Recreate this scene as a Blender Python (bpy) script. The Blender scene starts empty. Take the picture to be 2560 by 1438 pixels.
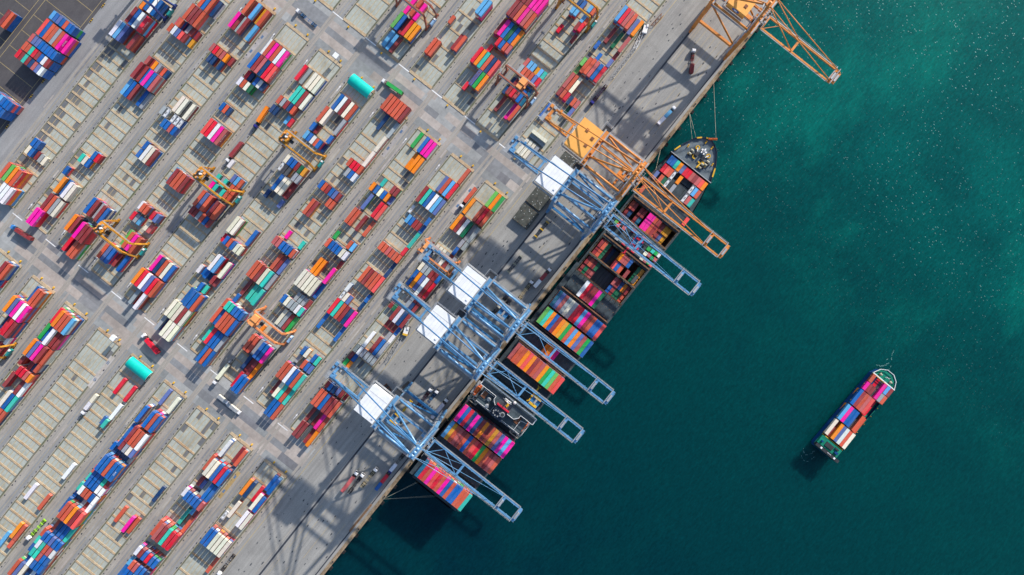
import bpy, bmesh, math, random
from mathutils import Vector, Matrix, Quaternion

random.seed(7)
scene = bpy.context.scene
COL = scene.collection

# ------------------------------------------------------------------ camera
TH = math.radians(51.6)            # angle of the quay line in the picture
CT, ST = math.cos(TH), math.sin(TH)
CAM_H = 459.0                      # drone height over the yard, metres
FPX = 1707.0                       # focal length in photo pixels (24 mm on 36 mm)
cam_d = bpy.data.cameras.new('camera')
cam = bpy.data.objects.new('camera', cam_d)
COL.objects.link(cam)
cam_d.lens = 24.0
cam_d.sensor_width = 36.0
cam_d.clip_end = 6000.0
cam_d.clip_start = 1.0
cam.location = (0, 0, CAM_H)
cam.rotation_euler = (0, 0, -TH)
scene.camera = cam

# ------------------------------------------------------------------ light
SUN_EL = math.radians(26.5)
SUN_SIDE = 0.036                   # shadows fall down the yard, slightly inland
world = bpy.data.worlds.new('World')
scene.world = world
world.use_nodes = True
nt = world.node_tree
bg = nt.nodes['Background']
sky = nt.nodes.new('ShaderNodeTexSky')
sky.sky_type = 'NISHITA'
sky.sun_disc = False
sky.sun_elevation = SUN_EL
sky.sun_rotation = math.radians(90.0) + SUN_SIDE
sky.altitude = 50.0
nt.links.new(sky.outputs[0], bg.inputs[0])
bg.inputs[1].default_value = 0.15
sd = bpy.data.lights.new('sun', 'SUN')
sd.energy = 4.8
sd.angle = math.radians(0.8)
sd.color = (1.0, 0.94, 0.85)
sun = bpy.data.objects.new('sun', sd)
COL.objects.link(sun)
sdir = Vector((-math.cos(SUN_EL), SUN_SIDE * math.cos(SUN_EL), -math.sin(SUN_EL)))
sun.rotation_euler = sdir.to_track_quat('-Z', 'Y').to_euler()
sun.location = (300, 0, 400)
scene.view_settings.view_transform = 'Standard'
scene.view_settings.look = 'None'
scene.view_settings.gamma = 1.0
scene.view_settings.exposure = 0.33


# ------------------------------------------------------------------ geometry helpers
# u runs along the quay (up and right in the photo), v runs towards the water; Blender X = u, Y = -v
def uv(px, py, z=0.0):
    g = (CAM_H - z) / FPX
    dx, dy = px - 1280.0, py - 719.0
    return ((CT * dx - ST * dy) * g, (ST * dx + CT * dy) * g)


def B(u, v, z):
    return Vector((u, -v, z))


def lin(c):
    return tuple(((x / 255.0) / 12.92 if x <= 10 else (((x / 255.0) + 0.055) / 1.055) ** 2.4) for x in c)


class MB:
    """collects shapes for ONE mesh object"""

    def __init__(self):
        self.v, self.f, self.m, self.c = [], [], [], []

    def poly(self, pts, faces, m=0, c=None):
        n = len(self.v)
        self.v.extend([tuple(p) for p in pts])
        for f in faces:
            self.f.append([n + i for i in f])
            self.m.append(m)
            self.c.append(c)

    def hexa(self, p, m=0, c=None):
        # p: 4 bottom corners then 4 top corners, same order
        self.poly(p, [(3, 2, 1, 0), (4, 5, 6, 7), (0, 1, 5, 4), (1, 2, 6, 5), (2, 3, 7, 6), (3, 0, 4, 7)], m, c)

    def box(self, u0, u1, v0, v1, z0, z1, m=0, c=None):
        a, b = -v1, -v0
        self.hexa([(u0, a, z0), (u1, a, z0), (u1, b, z0), (u0, b, z0), (u0, a, z1), (u1, a, z1), (u1, b, z1), (u0, b, z1)], m, c)

    def rect(self, u0, u1, v0, v1, z, m=0, c=None):
        self.poly([(u0, -v1, z), (u1, -v1, z), (u1, -v0, z), (u0, -v0, z)], [(0, 1, 2, 3)], m, c)

    def beam(self, p, q, w, h, m=0, c=None):
        p, q = B(*p), B(*q)
        d = (q - p).normalized()
        s = d.cross(Vector((0, 0, 1)))
        if s.length < 1e-3:
            s = Vector((1, 0, 0))
        s.normalize()
        t = s.cross(d).normalized()
        s, t = s * w / 2, t * h / 2
        self.hexa([p - s - t, p + s - t, q + s - t, q - s - t, p - s + t, p + s + t, q + s + t, q - s + t], m, c)

    def tube(self, p, q, r, n=8, m=0, c=None, r2=None):
        p, q = B(*p), B(*q)
        r2 = r if r2 is None else r2
        d = (q - p).normalized()
        s = d.cross(Vector((0, 0, 1)))
        if s.length < 1e-3:
            s = Vector((1, 0, 0))
        s.normalize()
        t = s.cross(d).normalized()
        a = [p + (s * math.cos(2 * math.pi * i / n) + t * math.sin(2 * math.pi * i / n)) * r for i in range(n)]
        b = [q + (s * math.cos(2 * math.pi * i / n) + t * math.sin(2 * math.pi * i / n)) * r2 for i in range(n)]
        fs = [(i, (i + 1) % n, n + (i + 1) % n, n + i) for i in range(n)]
        fs.append(tuple(range(n - 1, -1, -1)))
        fs.append(tuple(range(n, 2 * n)))
        self.poly(a + b, fs, m, c)

    def cyl(self, u, v, z0, z1, r, n=12, m=0, c=None, r2=None):
        self.tube((u, v, z0), (u, v, z1), r, n, m, c, r2)

    def prism(self, pts, z0, z1, m=0, c=None):
        """pts: outline as (u, v)"""
        n = len(pts)
        a = [(u, -v, z0) for u, v in pts]
        b = [(u, -v, z1) for u, v in pts]
        fs = [(i, (i + 1) % n, n + (i + 1) % n, n + i) for i in range(n)]
        fs.append(tuple(range(n - 1, -1, -1)))
        fs.append(tuple(range(n, 2 * n)))
        self.poly(a + b, fs, m, c)

    def mesh(self, name, mats):
        me = bpy.data.meshes.new(name)
        me.from_pydata(self.v, [], self.f)
        for mt in (mats if isinstance(mats, (list, tuple)) else [mats]):
            me.materials.append(mt)
        me.polygons.foreach_set('material_index', self.m)
        if any(c is not None for c in self.c):
            at = me.attributes.new('col', 'FLOAT_COLOR', 'FACE')
            buf = []
            for c in self.c:
                c = c or (0.5, 0.5, 0.5)
                buf.extend((c[0], c[1], c[2], 1.0))
            at.data.foreach_set('color', buf)
        bm = bmesh.new()
        bm.from_mesh(me)
        bmesh.ops.recalc_face_normals(bm, faces=bm.faces)
        bm.to_mesh(me)
        bm.free()
        return me

    def build(self, name, mats, parent=None, smooth=False, origin=None):
        me = self.mesh(name, mats)
        if smooth:
            me.polygons.foreach_set('use_smooth', [True] * len(me.polygons))
        o = bpy.data.objects.new(name, me)
        COL.objects.link(o)
        if parent is not None:
            o.parent = parent
        return o


def tag(o, label=None, cat=None, group=None, kind=None):
    if label:
        o['label'] = label
    if cat:
        o['category'] = cat
    if group:
        o['group'] = group
    if kind:
        o['kind'] = kind
    return o


def empty(name, loc=(0, 0, 0), rz=0.0):
    o = bpy.data.objects.new(name, None)
    o.empty_display_size = 0.5
    o.location = loc
    o.rotation_euler = (0, 0, rz)
    COL.objects.link(o)
    return o


def copy_tree(o, parent=None):
    c = o.copy()
    COL.objects.link(c)
    if parent is not None:
        c.parent = parent
    for ch in list(KIDS.get(o.name, [])):
        copy_tree(ch, c)
    return c


KIDS = {}


def note_kids():
    KIDS.clear()
    for o in scene.objects:
        if o.parent is not None:
            KIDS.setdefault(o.parent.name, []).append(o)


# ------------------------------------------------------------------ materials
def new_mat(name, rough=0.6, spec=0.3, metal=0.0):
    m = bpy.data.materials.new(name)
    m.use_nodes = True
    b = m.node_tree.nodes['Principled BSDF']
    b.inputs['Roughness'].default_value = rough
    b.inputs['Specular IOR Level'].default_value = spec
    b.inputs['Metallic'].default_value = metal
    return m, m.node_tree, b


def N(t, typ, **kw):
    n = t.nodes.new(typ)
    for k, v in kw.items():
        setattr(n, k, v)
    return n


def noise(t, vec, scale, detail=4.0, rough=0.6):
    n = N(t, 'ShaderNodeTexNoise')
    n.inputs['Scale'].default_value = scale
    n.inputs['Detail'].default_value = detail
    n.inputs['Roughness'].default_value = rough
    t.links.new(vec, n.inputs['Vector'])
    return n.outputs['Fac']


def ramp(t, fac, stops, interp='LINEAR'):
    r = N(t, 'ShaderNodeValToRGB')
    cr = r.color_ramp
    cr.interpolation = interp
    while len(cr.elements) < len(stops):
        cr.elements.new(0.5)
    for e, (p, c) in zip(cr.elements, stops):
        e.position = p
        e.color = (c[0], c[1], c[2], 1.0) if isinstance(c, (tuple, list)) else (c, c, c, 1.0)
    t.links.new(fac, r.inputs['Fac'])
    return r.outputs['Color']


def mix(t, fac, a, b, mode='MIX'):
    m = N(t, 'ShaderNodeMix', data_type='RGBA', blend_type=mode)
    for sock, val in (('Factor', fac), ('A', a), ('B', b)):
        i = [s for s in m.inputs if s.name == sock and s.enabled and (s.type == 'RGBA' or sock == 'Factor' and s.type == 'VALUE')][0]
        if hasattr(val, 'is_linked') or hasattr(val, 'links'):
            t.links.new(val, i)
        elif isinstance(val, (int, float)):
            i.default_value = val if sock == 'Factor' else (val, val, val, 1.0)
        else:
            i.default_value = (val[0], val[1], val[2], 1.0)
    return [s for s in m.outputs if s.type == 'RGBA'][0]


def coords(t, scale=(1, 1, 1), kind='Position', rot=0.0):
    mp = N(t, 'ShaderNodeMapping')
    mp.inputs['Scale'].default_value = scale
    mp.inputs['Rotation'].default_value = (0, 0, rot)
    if kind == 'Position':
        g = N(t, 'ShaderNodeNewGeometry')
        t.links.new(g.outputs['Position'], mp.inputs['Vector'])
    else:
        g = N(t, 'ShaderNodeTexCoord')
        t.links.new(g.outputs[kind], mp.inputs['Vector'])
    return mp.outputs['Vector']


def simple(name, col, rough=0.55, spec=0.3, metal=0.0, var=0.25, scale=0.35):
    m, t, b = new_mat(name, rough, spec, metal)
    f = noise(t, coords(t), scale, 5)
    c = mix(t, 1.0, tuple(col), ramp(t, f, [(0.3, 1.0 - var), (0.7, 1.0 + var * 0.4)]), 'MULTIPLY')
    t.links.new(c, b.inputs['Base Color'])
    return m


def container_mat(name, from_object):
    m, t, b = new_mat(name, 0.42, 0.35)
    if from_object:
        oi = N(t, 'ShaderNodeObjectInfo')
        base, rnd = oi.outputs['Color'], oi.outputs['Random']
    else:
        at = N(t, 'ShaderNodeAttribute', attribute_name='col')
        base = at.outputs['Color']
    f1 = noise(t, coords(t, (0.25, 1.0, 1.0)), 0.5, 5, 0.7)
    f2 = noise(t, coords(t, (0.5, 2.2, 1.0)), 1.1, 3, 0.6)
    # sun-faded roof patches and grime
    c = mix(t, ramp(t, f1, [(0.42, 0.0), (0.75, 0.20)]), base, (0.36, 0.33, 0.31))
    f3 = noise(t, coords(t, (0.9, 1.6, 1.0)), 0.9, 6, 0.75)
    c = mix(t, ramp(t, f3, [(0.62, 0.0), (0.80, 0.45)]), c, (0.17, 0.08, 0.045))
    c = mix(t, 1.0, c, ramp(t, f2, [(0.28, 0.80), (0.6, 1.04)]), 'MULTIPLY')
    # roof corrugation across the length
    w = N(t, 'ShaderNodeTexWave', wave_type='BANDS', bands_direction='X', wave_profile='SIN')
    w.inputs['Scale'].default_value = 0.55
    t.links.new(coords(t), w.inputs['Vector'])
    c = mix(t, 1.0, c, ramp(t, w.outputs['Fac'], [(0.0, 0.93), (1.0, 1.03)]), 'MULTIPLY')
    t.links.new(c, b.inputs['Base Color'])
    return m


PAL = {
    'r': (205, 88, 62), 'm': (146, 50, 54), 'R': (222, 20, 52), 'q': (242, 84, 80), 'p': (250, 0, 160),
    'o': (252, 138, 8), 'y': (220, 150, 30), 'b': (0, 98, 178), 'n': (12, 62, 112), 'l': (92, 168, 220),
    's': (92, 112, 172), 't': (50, 196, 176), 'e': (14, 100, 132), 'g': (30, 166, 76), 'G': (106, 184, 88),
    'd': (14, 104, 70), 'w': (238, 238, 242), 'c': (232, 226, 206), 'k': (158, 164, 170), 'x': (72, 76, 80),
    'h': (190, 92, 92)}
CNAME = {
    'r': 'brick red', 'm': 'maroon', 'R': 'crimson', 'q': 'salmon red', 'p': 'magenta', 'o': 'orange', 'y': 'ochre',
    'b': 'blue', 'n': 'navy', 'l': 'light blue', 's': 'slate blue', 't': 'turquoise', 'e': 'dark teal', 'g': 'green',
    'G': 'pale green', 'd': 'dark green', 'w': 'white', 'c': 'cream', 'k': 'grey', 'x': 'charcoal', 'h': 'rose'}


def pal(k, jit=0.15):
    c = lin(PAL[k])
    j = 1.0 + random.uniform(-jit, jit)
    return tuple(min(0.86, max(0.004, x * 0.92 * j * (1 + random.uniform(-0.05, 0.05)))) for x in c)


M_CONT = container_mat('container_paint', True)
M_MIXED = container_mat('container_paint_mixed', False)
M_STEEL = simple('galvanised_steel', (0.42, 0.43, 0.44), 0.45, 0.4, 0.3)
M_DARK = simple('dark_steel', (0.035, 0.038, 0.045), 0.6)
M_TYRE = simple('tyre_rubber', (0.02, 0.02, 0.022), 0.85, 0.2)
M_GLASS = simple('tinted_glass', (0.012, 0.02, 0.03), 0.12, 0.6, 0.0, 0.05)
M_WHITE = simple('white_paint', (0.80, 0.80, 0.80), 0.5, 0.3, 0, 0.08, 0.2)
M_YELLOW = simple('yellow_paint', (0.72, 0.42, 0.03), 0.5)
M_RED = simple('red_paint', (0.55, 0.02, 0.05), 0.5)
M_RUST = simple('rusty_steel', (0.23, 0.09, 0.045), 0.75)
M_ROPE = simple('mooring_rope', (0.42, 0.40, 0.30), 0.9)
# ------------------------------------------------------------------ ground
BC = {1: -48.9, 2: -78.2, 3: -106.6, 4: -134.9, 5: -163.2, 6: -191.5, 7: -219.8, 8: -248.0, 9: -276.4, 10: -304.7}
LANE = 2.87
QUAY = 21.0
SEC = {'A': (71.5, 1), 'B': (45.2, -1), 'C': (-194.0, -1)}     # first bay edge, direction the bays count in
BAY = 13.2


def ground_mat(name, c0, c1, stain, sx=0.03, sy=0.35, rough=0.85, stain_amt=0.5, joints=None):
    m, t, b = new_mat(name, rough, 0.15)
    f = noise(t, coords(t, (sx, sy, 1)), 1.0, 6, 0.65)
    g = noise(t, coords(t), 0.06, 5, 0.7)
    h = noise(t, coords(t), 1.3, 3, 0.6)
    c = ramp(t, f, [(0.3, c0), (0.7, c1)])
    c = mix(t, ramp(t, g, [(0.45, 0.0), (0.8, stain_amt)]), c, stain)
    c = mix(t, 1.0, c, ramp(t, h, [(0.3, 0.88), (0.7, 1.08)]), 'MULTIPLY')
    if joints:
        br = N(t, 'ShaderNodeTexBrick')
        br.offset = 0.5
        br.inputs['Scale'].default_value = 1.0
        br.inputs['Brick Width'].default_value = joints[0]
        br.inputs['Row Height'].default_value = joints[1]
        br.inputs['Mortar Size'].default_value = joints[2]
        br.inputs['Color1'].default_value = (1, 1, 1, 1)
        br.inputs['Color2'].default_value = (0.95, 0.95, 0.955, 1)
        br.inputs['Mortar'].default_value = (0.78, 0.76, 0.74, 1)
        t.links.new(coords(t), br.inputs['Vector'])
        c = mix(t, 1.0, c, br.outputs['Color'], 'MULTIPLY')
    t.links.new(c, b.inputs['Base Color'])
    return m


M_ROAD = ground_mat('worn_asphalt', (0.225, 0.224, 0.225), (0.325, 0.322, 0.318), (0.175, 0.165, 0.160))
M_DARKROAD = ground_mat('dark_asphalt', (0.075, 0.07, 0.075), (0.115, 0.108, 0.11), (0.05, 0.048, 0.06), 0.05, 0.12)
M_APRON = ground_mat('quay_concrete', (0.255, 0.248, 0.238), (0.390, 0.380, 0.355), (0.185, 0.178, 0.17), 0.012, 0.30, joints=(31.0, 7.8, 0.05))
M_BIGROAD = ground_mat('perimeter_road', (0.235, 0.235, 0.24), (0.34, 0.335, 0.335), (0.20, 0.19, 0.195), 0.01, 0.25)
m, t, b = new_mat('slot_gravel', 0.9, 0.1)
at = N(t, 'ShaderNodeAttribute', attribute_name='col')
c = mix(t, ramp(t, noise(t, coords(t), 0.09, 5, 0.7), [(0.48, 0.0), (0.72, 0.75)]), at.outputs['Color'], (0.255, 0.225, 0.165))
c = mix(t, 1.0, c, ramp(t, noise(t, coords(t, (0.4, 0.9, 1)), 1.0, 5, 0.65), [(0.3, 0.86), (0.7, 1.10)]), 'MULTIPLY')
t.links.new(c, b.inputs['Base Color'])
M_SLOT = m
M_SLEEPER = ground_mat('sleeper_concrete', (0.36, 0.27, 0.17), (0.62, 0.49, 0.33), (0.34, 0.16, 0.06), 0.9, 0.45, stain_amt=0.8)
M_RUNWAY = ground_mat('runway_concrete', (0.30, 0.275, 0.245), (0.40, 0.37, 0.33), (0.24, 0.21, 0.19), 0.05, 0.5)
M_KERB = ground_mat('kerb_concrete', (0.42, 0.37, 0.29), (0.52, 0.46, 0.37), (0.12, 0.16, 0.05), 0.3, 1.0, stain_amt=0.8)
M_WEED = ground_mat('weedy_margin', (0.115, 0.115, 0.085), (0.24, 0.22, 0.18), (0.07, 0.10, 0.03), 0.12, 0.8, stain_amt=0.8)
M_LINEW = ground_mat('white_road_paint', (0.70, 0.70, 0.70), (0.86, 0.86, 0.86), (0.45, 0.45, 0.45), 0.5, 0.5)
M_LINEY = ground_mat('yellow_road_paint', (0.42, 0.32, 0.14), (0.55, 0.42, 0.20), (0.30, 0.27, 0.22), 0.1, 0.5)
M_LANE = ground_mat('rusty_lane_line', (0.40, 0.31, 0.17), (0.50, 0.38, 0.20), (0.30, 0.24, 0.17), 0.3, 0.8)
M_QEDGE = ground_mat('quay_edge_timber', (0.17, 0.115, 0.07), (0.46, 0.35, 0.23), (0.07, 0.05, 0.035), 0.35, 0.9, stain_amt=0.95)
M_RAIL = simple('rail_groove', (0.045, 0.05, 0.065), 0.6)


def sheet(name, rects, mat, z):
    mb = MB()
    for r in rects:
        mb.rect(r[0], r[1], r[2], r[3], z)
    return tag(mb.build(name, mat), kind='structure')


sheet('yard_ground', [(-3000, 3000, -3000, QUAY - 1)], M_ROAD, 0.0)
sheet('dark_yard', [(-3000, 3000, -2900, -333.5)], M_DARKROAD, 0.02)
sheet('perimeter_road', [(-2900, 2900, -332.5, -318)], M_BIGROAD, 0.02)
sheet('quay_apron', [(-2900, 2900, -36.0, QUAY - 1.5)], M_APRON, 0.02)

# the two cross roads: a patchwork of repairs
m, t, b = new_mat('road_patchwork', 0.85, 0.15)
at = N(t, 'ShaderNodeAttribute', attribute_name='col')
f = noise(t, coords(t, (0.3, 0.3, 1)), 1.0, 6, 0.7)
g = noise(t, coords(t), 0.05, 4, 0.6)
c = mix(t, 1.0, at.outputs['Color'], ramp(t, f, [(0.3, 0.80), (0.7, 1.12)]), 'MULTIPLY')
c = mix(t, 1.0, c, ramp(t, g, [(0.35, 0.82), (0.65, 1.06)]), 'MULTIPLY')
t.links.new(c, b.inputs['Base Color'])
M_PATCH = m
mb = MB()
rr = random.Random(3)
tones = [(0.41, 0.36, 0.325), (0.46, 0.41, 0.375), (0.29, 0.30, 0.30), (0.36, 0.365, 0.36), (0.25, 0.255, 0.265), (0.41, 0.36, 0.325), (0.21, 0.21, 0.225)]
for (u0, u1) in ((45.6, 71.0), (-193.6, -167.4)):
    edges = [u0, u0 + 5.5, u0 + 11, u0 + 15.5, u0 + 20.5, u1]
    for i in range(5):
        v = -318.0
        while v < -36:
            L = rr.uniform(6, 26)
            v1 = min(v + L, -36)
            k = [2, 0, 4, 0, 3][i] if rr.random() < 0.6 else rr.randrange(7)
            cc = tones[k]
            j = rr.uniform(0.9, 1.1)
            mb.rect(edges[i], edges[i + 1], v, v1, 0.02, 0, tuple(x * j for x in cc))
            v = v1
tag(mb.build('cross_road', M_PATCH), kind='structure')

pads, sleepers, lanes_m, kerbs, weeds, runways = MB(), MB(), MB(), MB(), MB(), MB()
white, yellow = MB(), MB()
blocks_in = {'A': range(1, 9), 'B': range(1, 11), 'C': range(1, 11)}
FORTY = {('A', 4), ('B', 1), ('A', 6), ('C', 1)}          # strips whose sleepers lie at forty-foot spacing
sec_u = {'A': (71.5, 71.5 + 15 * BAY), 'B': (45.2 - 16 * BAY, 45.2), 'C': (-194 - 17 * BAY, -194)}
for s in 'ABC':
    for i in blocks_in[s]:
        c0 = BC[i]
        u0, u1 = sec_u[s]
        nb = int(round((u1 - u0) / 6.6))
        dark_p = {10: 0.05, 9: 0.05, 4: 0.08, 3: 0.08}.get(i, 0.02)
        for kb in range(nb):
            for ln in range(6):
                dk = rr.random() < dark_p or (i == 10 and s == 'B' and ln < 2 and rr.random() < 0.92)
                j = rr.uniform(0.97, 1.03)
                cc = (0.15, 0.155, 0.165) if dk else (0.40, 0.42, 0.375)
                pads.rect(u0 + kb * 6.6, u0 + kb * 6.6 + 6.6, c0 - 8.8 + (ln * 2.87 + .19 if ln else 0), c0 - 8.8 + ((ln + 1) * 2.87 + .19 if ln < 5 else 17.6), 0.04, 0, tuple(x * j for x in cc))
        weeds.rect(u0, u1, c0 - 9.7, c0 - 8.8, 0.04)
        weeds.rect(u0, u1, c0 + 8.8, c0 + 10.0, 0.04)
        kerbs.box(u0, u1, c0 - 10.0, c0 - 9.7, 0.0, 0.12)
        kerbs.box(u0, u1, c0 + 10.0, c0 + 10.35, 0.0, 0.12)
        for k in range(1, 6):
            vv = c0 - 8.61 + k * LANE
            lanes_m.rect(u0 + 1.3, u1 - 1.3, vv - 0.17, vv + 0.17, 0.06)
        nb = int(round((u1 - u0) / 6.6))
        e, d = SEC[s]
        for k in range(nb + 1):
            uu = e + d * 6.6 * k
            fortys = (s, i) in FORTY or (k < 4)
            if k % 2 == 1 and fortys:
                continue
            w = 0.68
            if k == 0:
                sleepers.box(uu - 1.0, uu + 1.0, c0 - 9.4, c0 + 9.4, 0.0, 0.30)
            else:
                # short stones with gaps where the beam has worn away
                sleepers.box(uu - w, uu + w, c0 - 8.9, c0 + 8.75, 0.0, 0.30)
        # lane paint between the blocks
        yellow.rect(u0, u1, c0 - 12.9, c0 - 12.75, 0.04)
        if i < 10 or s != 'A':
            ul = {'A': 70.6, 'B': -169.2, 'C': -192.2}[s]
            if s != 'C':
                white.rect(ul - 0.35, ul + 0.35, c0 - 18.0, c0 - 9.6, 0.045)
            if s == 'B':
                for ua in (33.0, -158.0):
                    white.poly([B(ua - 2.6, c0 - 11.45, 0.045), B(ua + 0.4, c0 - 11.45, 0.045), B(ua + 0.4, c0 - 11.15, 0.045), B(ua - 2.6, c0 - 11.15, 0.045)], [(0, 1, 2, 3)])
                    white.poly([B(ua + 0.4, c0 - 11.9, 0.045), B(ua + 2.2, c0 - 11.3, 0.045), B(ua + 0.4, c0 - 10.7, 0.045)], [(0, 1, 2)])
for i in range(1, 11):
    for off in (11.2, -15.2):
        runways.rect(-420, 270, BC[i] + off - 0.8, BC[i] + off + 0.8, 0.034)
yellow.rect(-420, 420, -33.6, -33.3, 0.045)
for vv in (-9.0, -5.0, -1.0, 3.0, 7.0, 11.0):
    for k in range(-9, 9):
        if rr.random() < 0.75:
            yellow.rect(k * 46.0, k * 46.0 + 36.0, vv - 0.08, vv + 0.08, 0.045)
for mbx, nm, mt in ((pads, 'container_pads', M_SLOT), (sleepers, 'concrete_ground_beams', M_SLEEPER), (lanes_m, 'slot_lines', M_LANE),
                    (kerbs, 'kerb', M_KERB), (weeds, 'verge', M_WEED), (runways, 'wheel_path', M_RUNWAY),
                    (white, 'white_road_markings', M_LINEW), (yellow, 'yellow_road_markings', M_LINEY)):
    tag(mbx.build(nm, mt), kind='structure')

# repaired painted patches on the truck lanes
mb = MB()
for (px, py, L, cc) in ((1158, 497, 24, 0), (252, 930, 26, 0), (572, 1212, 22, 1), (640, 112, 22, 2), (790, 235, 26, 2), (985, 352, 26, 2), (500, 30, 20, 2)):
    u, v = uv(px, py)
    mb.rect(u - L / 2, u + L / 2, v - 1.6, v + 1.6, 0.05, 0, [(0.50, 0.46, 0.43), (0.42, 0.30, 0.14), (0.40, 0.38, 0.38)][cc])
    for q in (-0.25, 0.3):
        mb.rect(u + q * L - 1.2, u + q * L + 1.2, v - 0.7, v + 0.7, 0.07, 0, (0.12, 0.20, 0.34))
tag(mb.build('lane_paint_patches', M_PATCH), kind='structure')

# patched strips and oil stains along the truck lanes and the quay
mb = MB()
for i in BC:
    for k in range(46):
        u = rr.uniform(-400, 250)
        if -196 < u < -165 or 43 < u < 73:
            continue
        v = BC[i] + rr.choice((-17.2, -16.4, -13.9, -11.4, 12.2))
        L = rr.uniform(6, 34)
        w = rr.uniform(.5, 1.5)
        cc = rr.choice(((0.40, 0.36, 0.33), (0.36, 0.345, 0.33), (0.25, 0.25, 0.265), (0.22, 0.22, 0.23), (0.42, 0.39, 0.35)))
        mb.rect(u, u + L, v - w / 2, v + w / 2, 0.022 + 0.0001 * k, 0, cc)
tag(mb.build('lane_repairs', M_PATCH), kind='structure')
mb = MB()
for s in 'ABC':
    for i in blocks_in[s]:
        u0, u1 = sec_u[s]
        for off in (10.75, -10.45):
            u = u0 + 2
            while u < u1 - 2:
                r = rr.uniform(.25, .55)
                n_ = 7
                uu, vv = u + rr.uniform(-.6, .6), BC[i] + off + rr.uniform(-.25, .25)
                if rr.random() < .8:
                    mb.poly([B(uu + r * 1.5 * rr.uniform(.7, 1.2) * math.cos(6.283 * q / n_), vv + r * rr.uniform(.7, 1.2) * math.sin(6.283 * q / n_), .055) for q in range(n_)], [tuple(range(n_))])
                u += 4.3
for k in range(420):
    uu = rr.uniform(-330, 330)
    vv = rr.choice((rr.uniform(-32, -14), rr.uniform(-11, 15)))
    r = rr.uniform(.12, .5)
    n_ = 8
    mb.poly([B(uu + r * rr.uniform(1.0, 3.5) * math.cos(6.283 * q / n_), vv + r * rr.uniform(.6, 1.1) * math.sin(6.283 * q / n_), .056) for q in range(n_)], [tuple(range(n_))])
tag(mb.build('oil_stains', M_RAIL), kind='structure')

# yellow slot grid of the dark yard
mb = MB()
for vv in (-336.0, -366.0, -369.5, -400.0):
    mb.rect(-260, 120, vv - .12, vv + .12, .05)
for k in range(-20, 10):
    for (va, vb) in ((-366.0, -336.0), (-400.0, -369.5)):
        mb.rect(k * 13.0 - .12 - 4, k * 13.0 + .12 - 4, va + .15, vb - .15, .05)
tag(mb.build('dark_yard_lines', M_LINEY), kind='structure')

# crane rails, quay edge, quay wall, water
mb = MB()
mb.rect(-2900, 2900, -13.6, -12.4, 0.05)
mb.rect(-2900, 2900, 16.1, 16.9, 0.05)
tag(mb.build('crane_rail_groove', M_RAIL), kind='structure')
mb = MB()
mb.box(-2900, 2900, -11.3, -10.2, 0, 0.06)
mb.box(-2900, 2900, -15.6, -14.9, 0, 0.06)
tag(mb.build('rail_side_strip', M_RUNWAY), kind='structure')
mb = MB()
mb.box(-2900, 2900, QUAY - 2.3, QUAY, -0.6, 0.30)
tag(mb.build('quay_edge', M_QEDGE), kind='structure')
mb = MB()
mb.box(-2900, 2900, QUAY - 2.0, QUAY - 0.5, -14, -0.6)
tag(mb.build('quay_wall', M_RUST), 'weathered quay wall dropping from the timber edge into the green water', 'quay wall', kind='structure')

m, t, b = new_mat('harbour_water', 0.25, 0.10)
big = noise(t, coords(t, (0.006, 0.006, 1)), 1.0, 5, 0.62)
mid = noise(t, coords(t, (0.028, 0.020, 1)), 1.0, 6, 0.6)
fine = noise(t, coords(t, (0.45, 0.8, 1)), 1.0, 4, 0.6)
gx = N(t, 'ShaderNodeNewGeometry')
sep = N(t, 'ShaderNodeSeparateXYZ')
t.links.new(gx.outputs['Position'], sep.inputs[0])
mr = N(t, 'ShaderNodeMapRange')
mr.inputs['From Min'].default_value = -150.0
mr.inputs['From Max'].default_value = 400.0
t.links.new(sep.outputs['X'], mr.inputs['Value'])
c = ramp(t, mr.outputs[0], [(0.0, (0.0002, 0.020, 0.031)), (0.30, (0.0002, 0.038, 0.042)), (0.55, (0.0003, 0.054, 0.053)), (0.70, (0.0004, 0.088, 0.080)), (1.0, (0.0004, 0.104, 0.090))])
c = mix(t, ramp(t, mid, [(0.40, 0.0), (0.66, 0.5)]), c, (0.0004, 0.034, 0.040))
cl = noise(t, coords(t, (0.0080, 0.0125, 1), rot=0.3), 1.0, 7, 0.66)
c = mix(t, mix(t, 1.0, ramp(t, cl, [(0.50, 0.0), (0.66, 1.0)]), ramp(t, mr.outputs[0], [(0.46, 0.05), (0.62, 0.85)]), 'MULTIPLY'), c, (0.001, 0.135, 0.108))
c = mix(t, 1.0, c, ramp(t, fine, [(0.3, 0.84), (0.7, 1.16)]), 'MULTIPLY')
rip = noise(t, coords(t, (0.16, 0.50, 1), rot=0.55), 1.0, 5, 0.7)
c = mix(t, 1.0, c, ramp(t, rip, [(0.35, 0.86), (0.68, 1.20)]), 'MULTIPLY')
# sun glints painted into the water colour as pale flecks, thicker off the upper quay
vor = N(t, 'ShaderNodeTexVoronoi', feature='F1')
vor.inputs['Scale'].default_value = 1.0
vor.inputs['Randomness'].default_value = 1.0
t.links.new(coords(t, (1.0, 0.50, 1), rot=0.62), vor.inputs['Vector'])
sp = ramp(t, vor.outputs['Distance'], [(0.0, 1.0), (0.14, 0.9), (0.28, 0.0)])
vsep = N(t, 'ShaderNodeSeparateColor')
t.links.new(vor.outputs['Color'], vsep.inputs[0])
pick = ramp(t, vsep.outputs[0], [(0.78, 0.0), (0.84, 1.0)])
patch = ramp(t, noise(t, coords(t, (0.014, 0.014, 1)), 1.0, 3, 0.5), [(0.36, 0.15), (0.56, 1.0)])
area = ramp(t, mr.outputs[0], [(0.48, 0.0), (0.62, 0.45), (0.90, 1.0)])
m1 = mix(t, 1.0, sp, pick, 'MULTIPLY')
m2 = mix(t, 1.0, patch, area, 'MULTIPLY')
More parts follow.
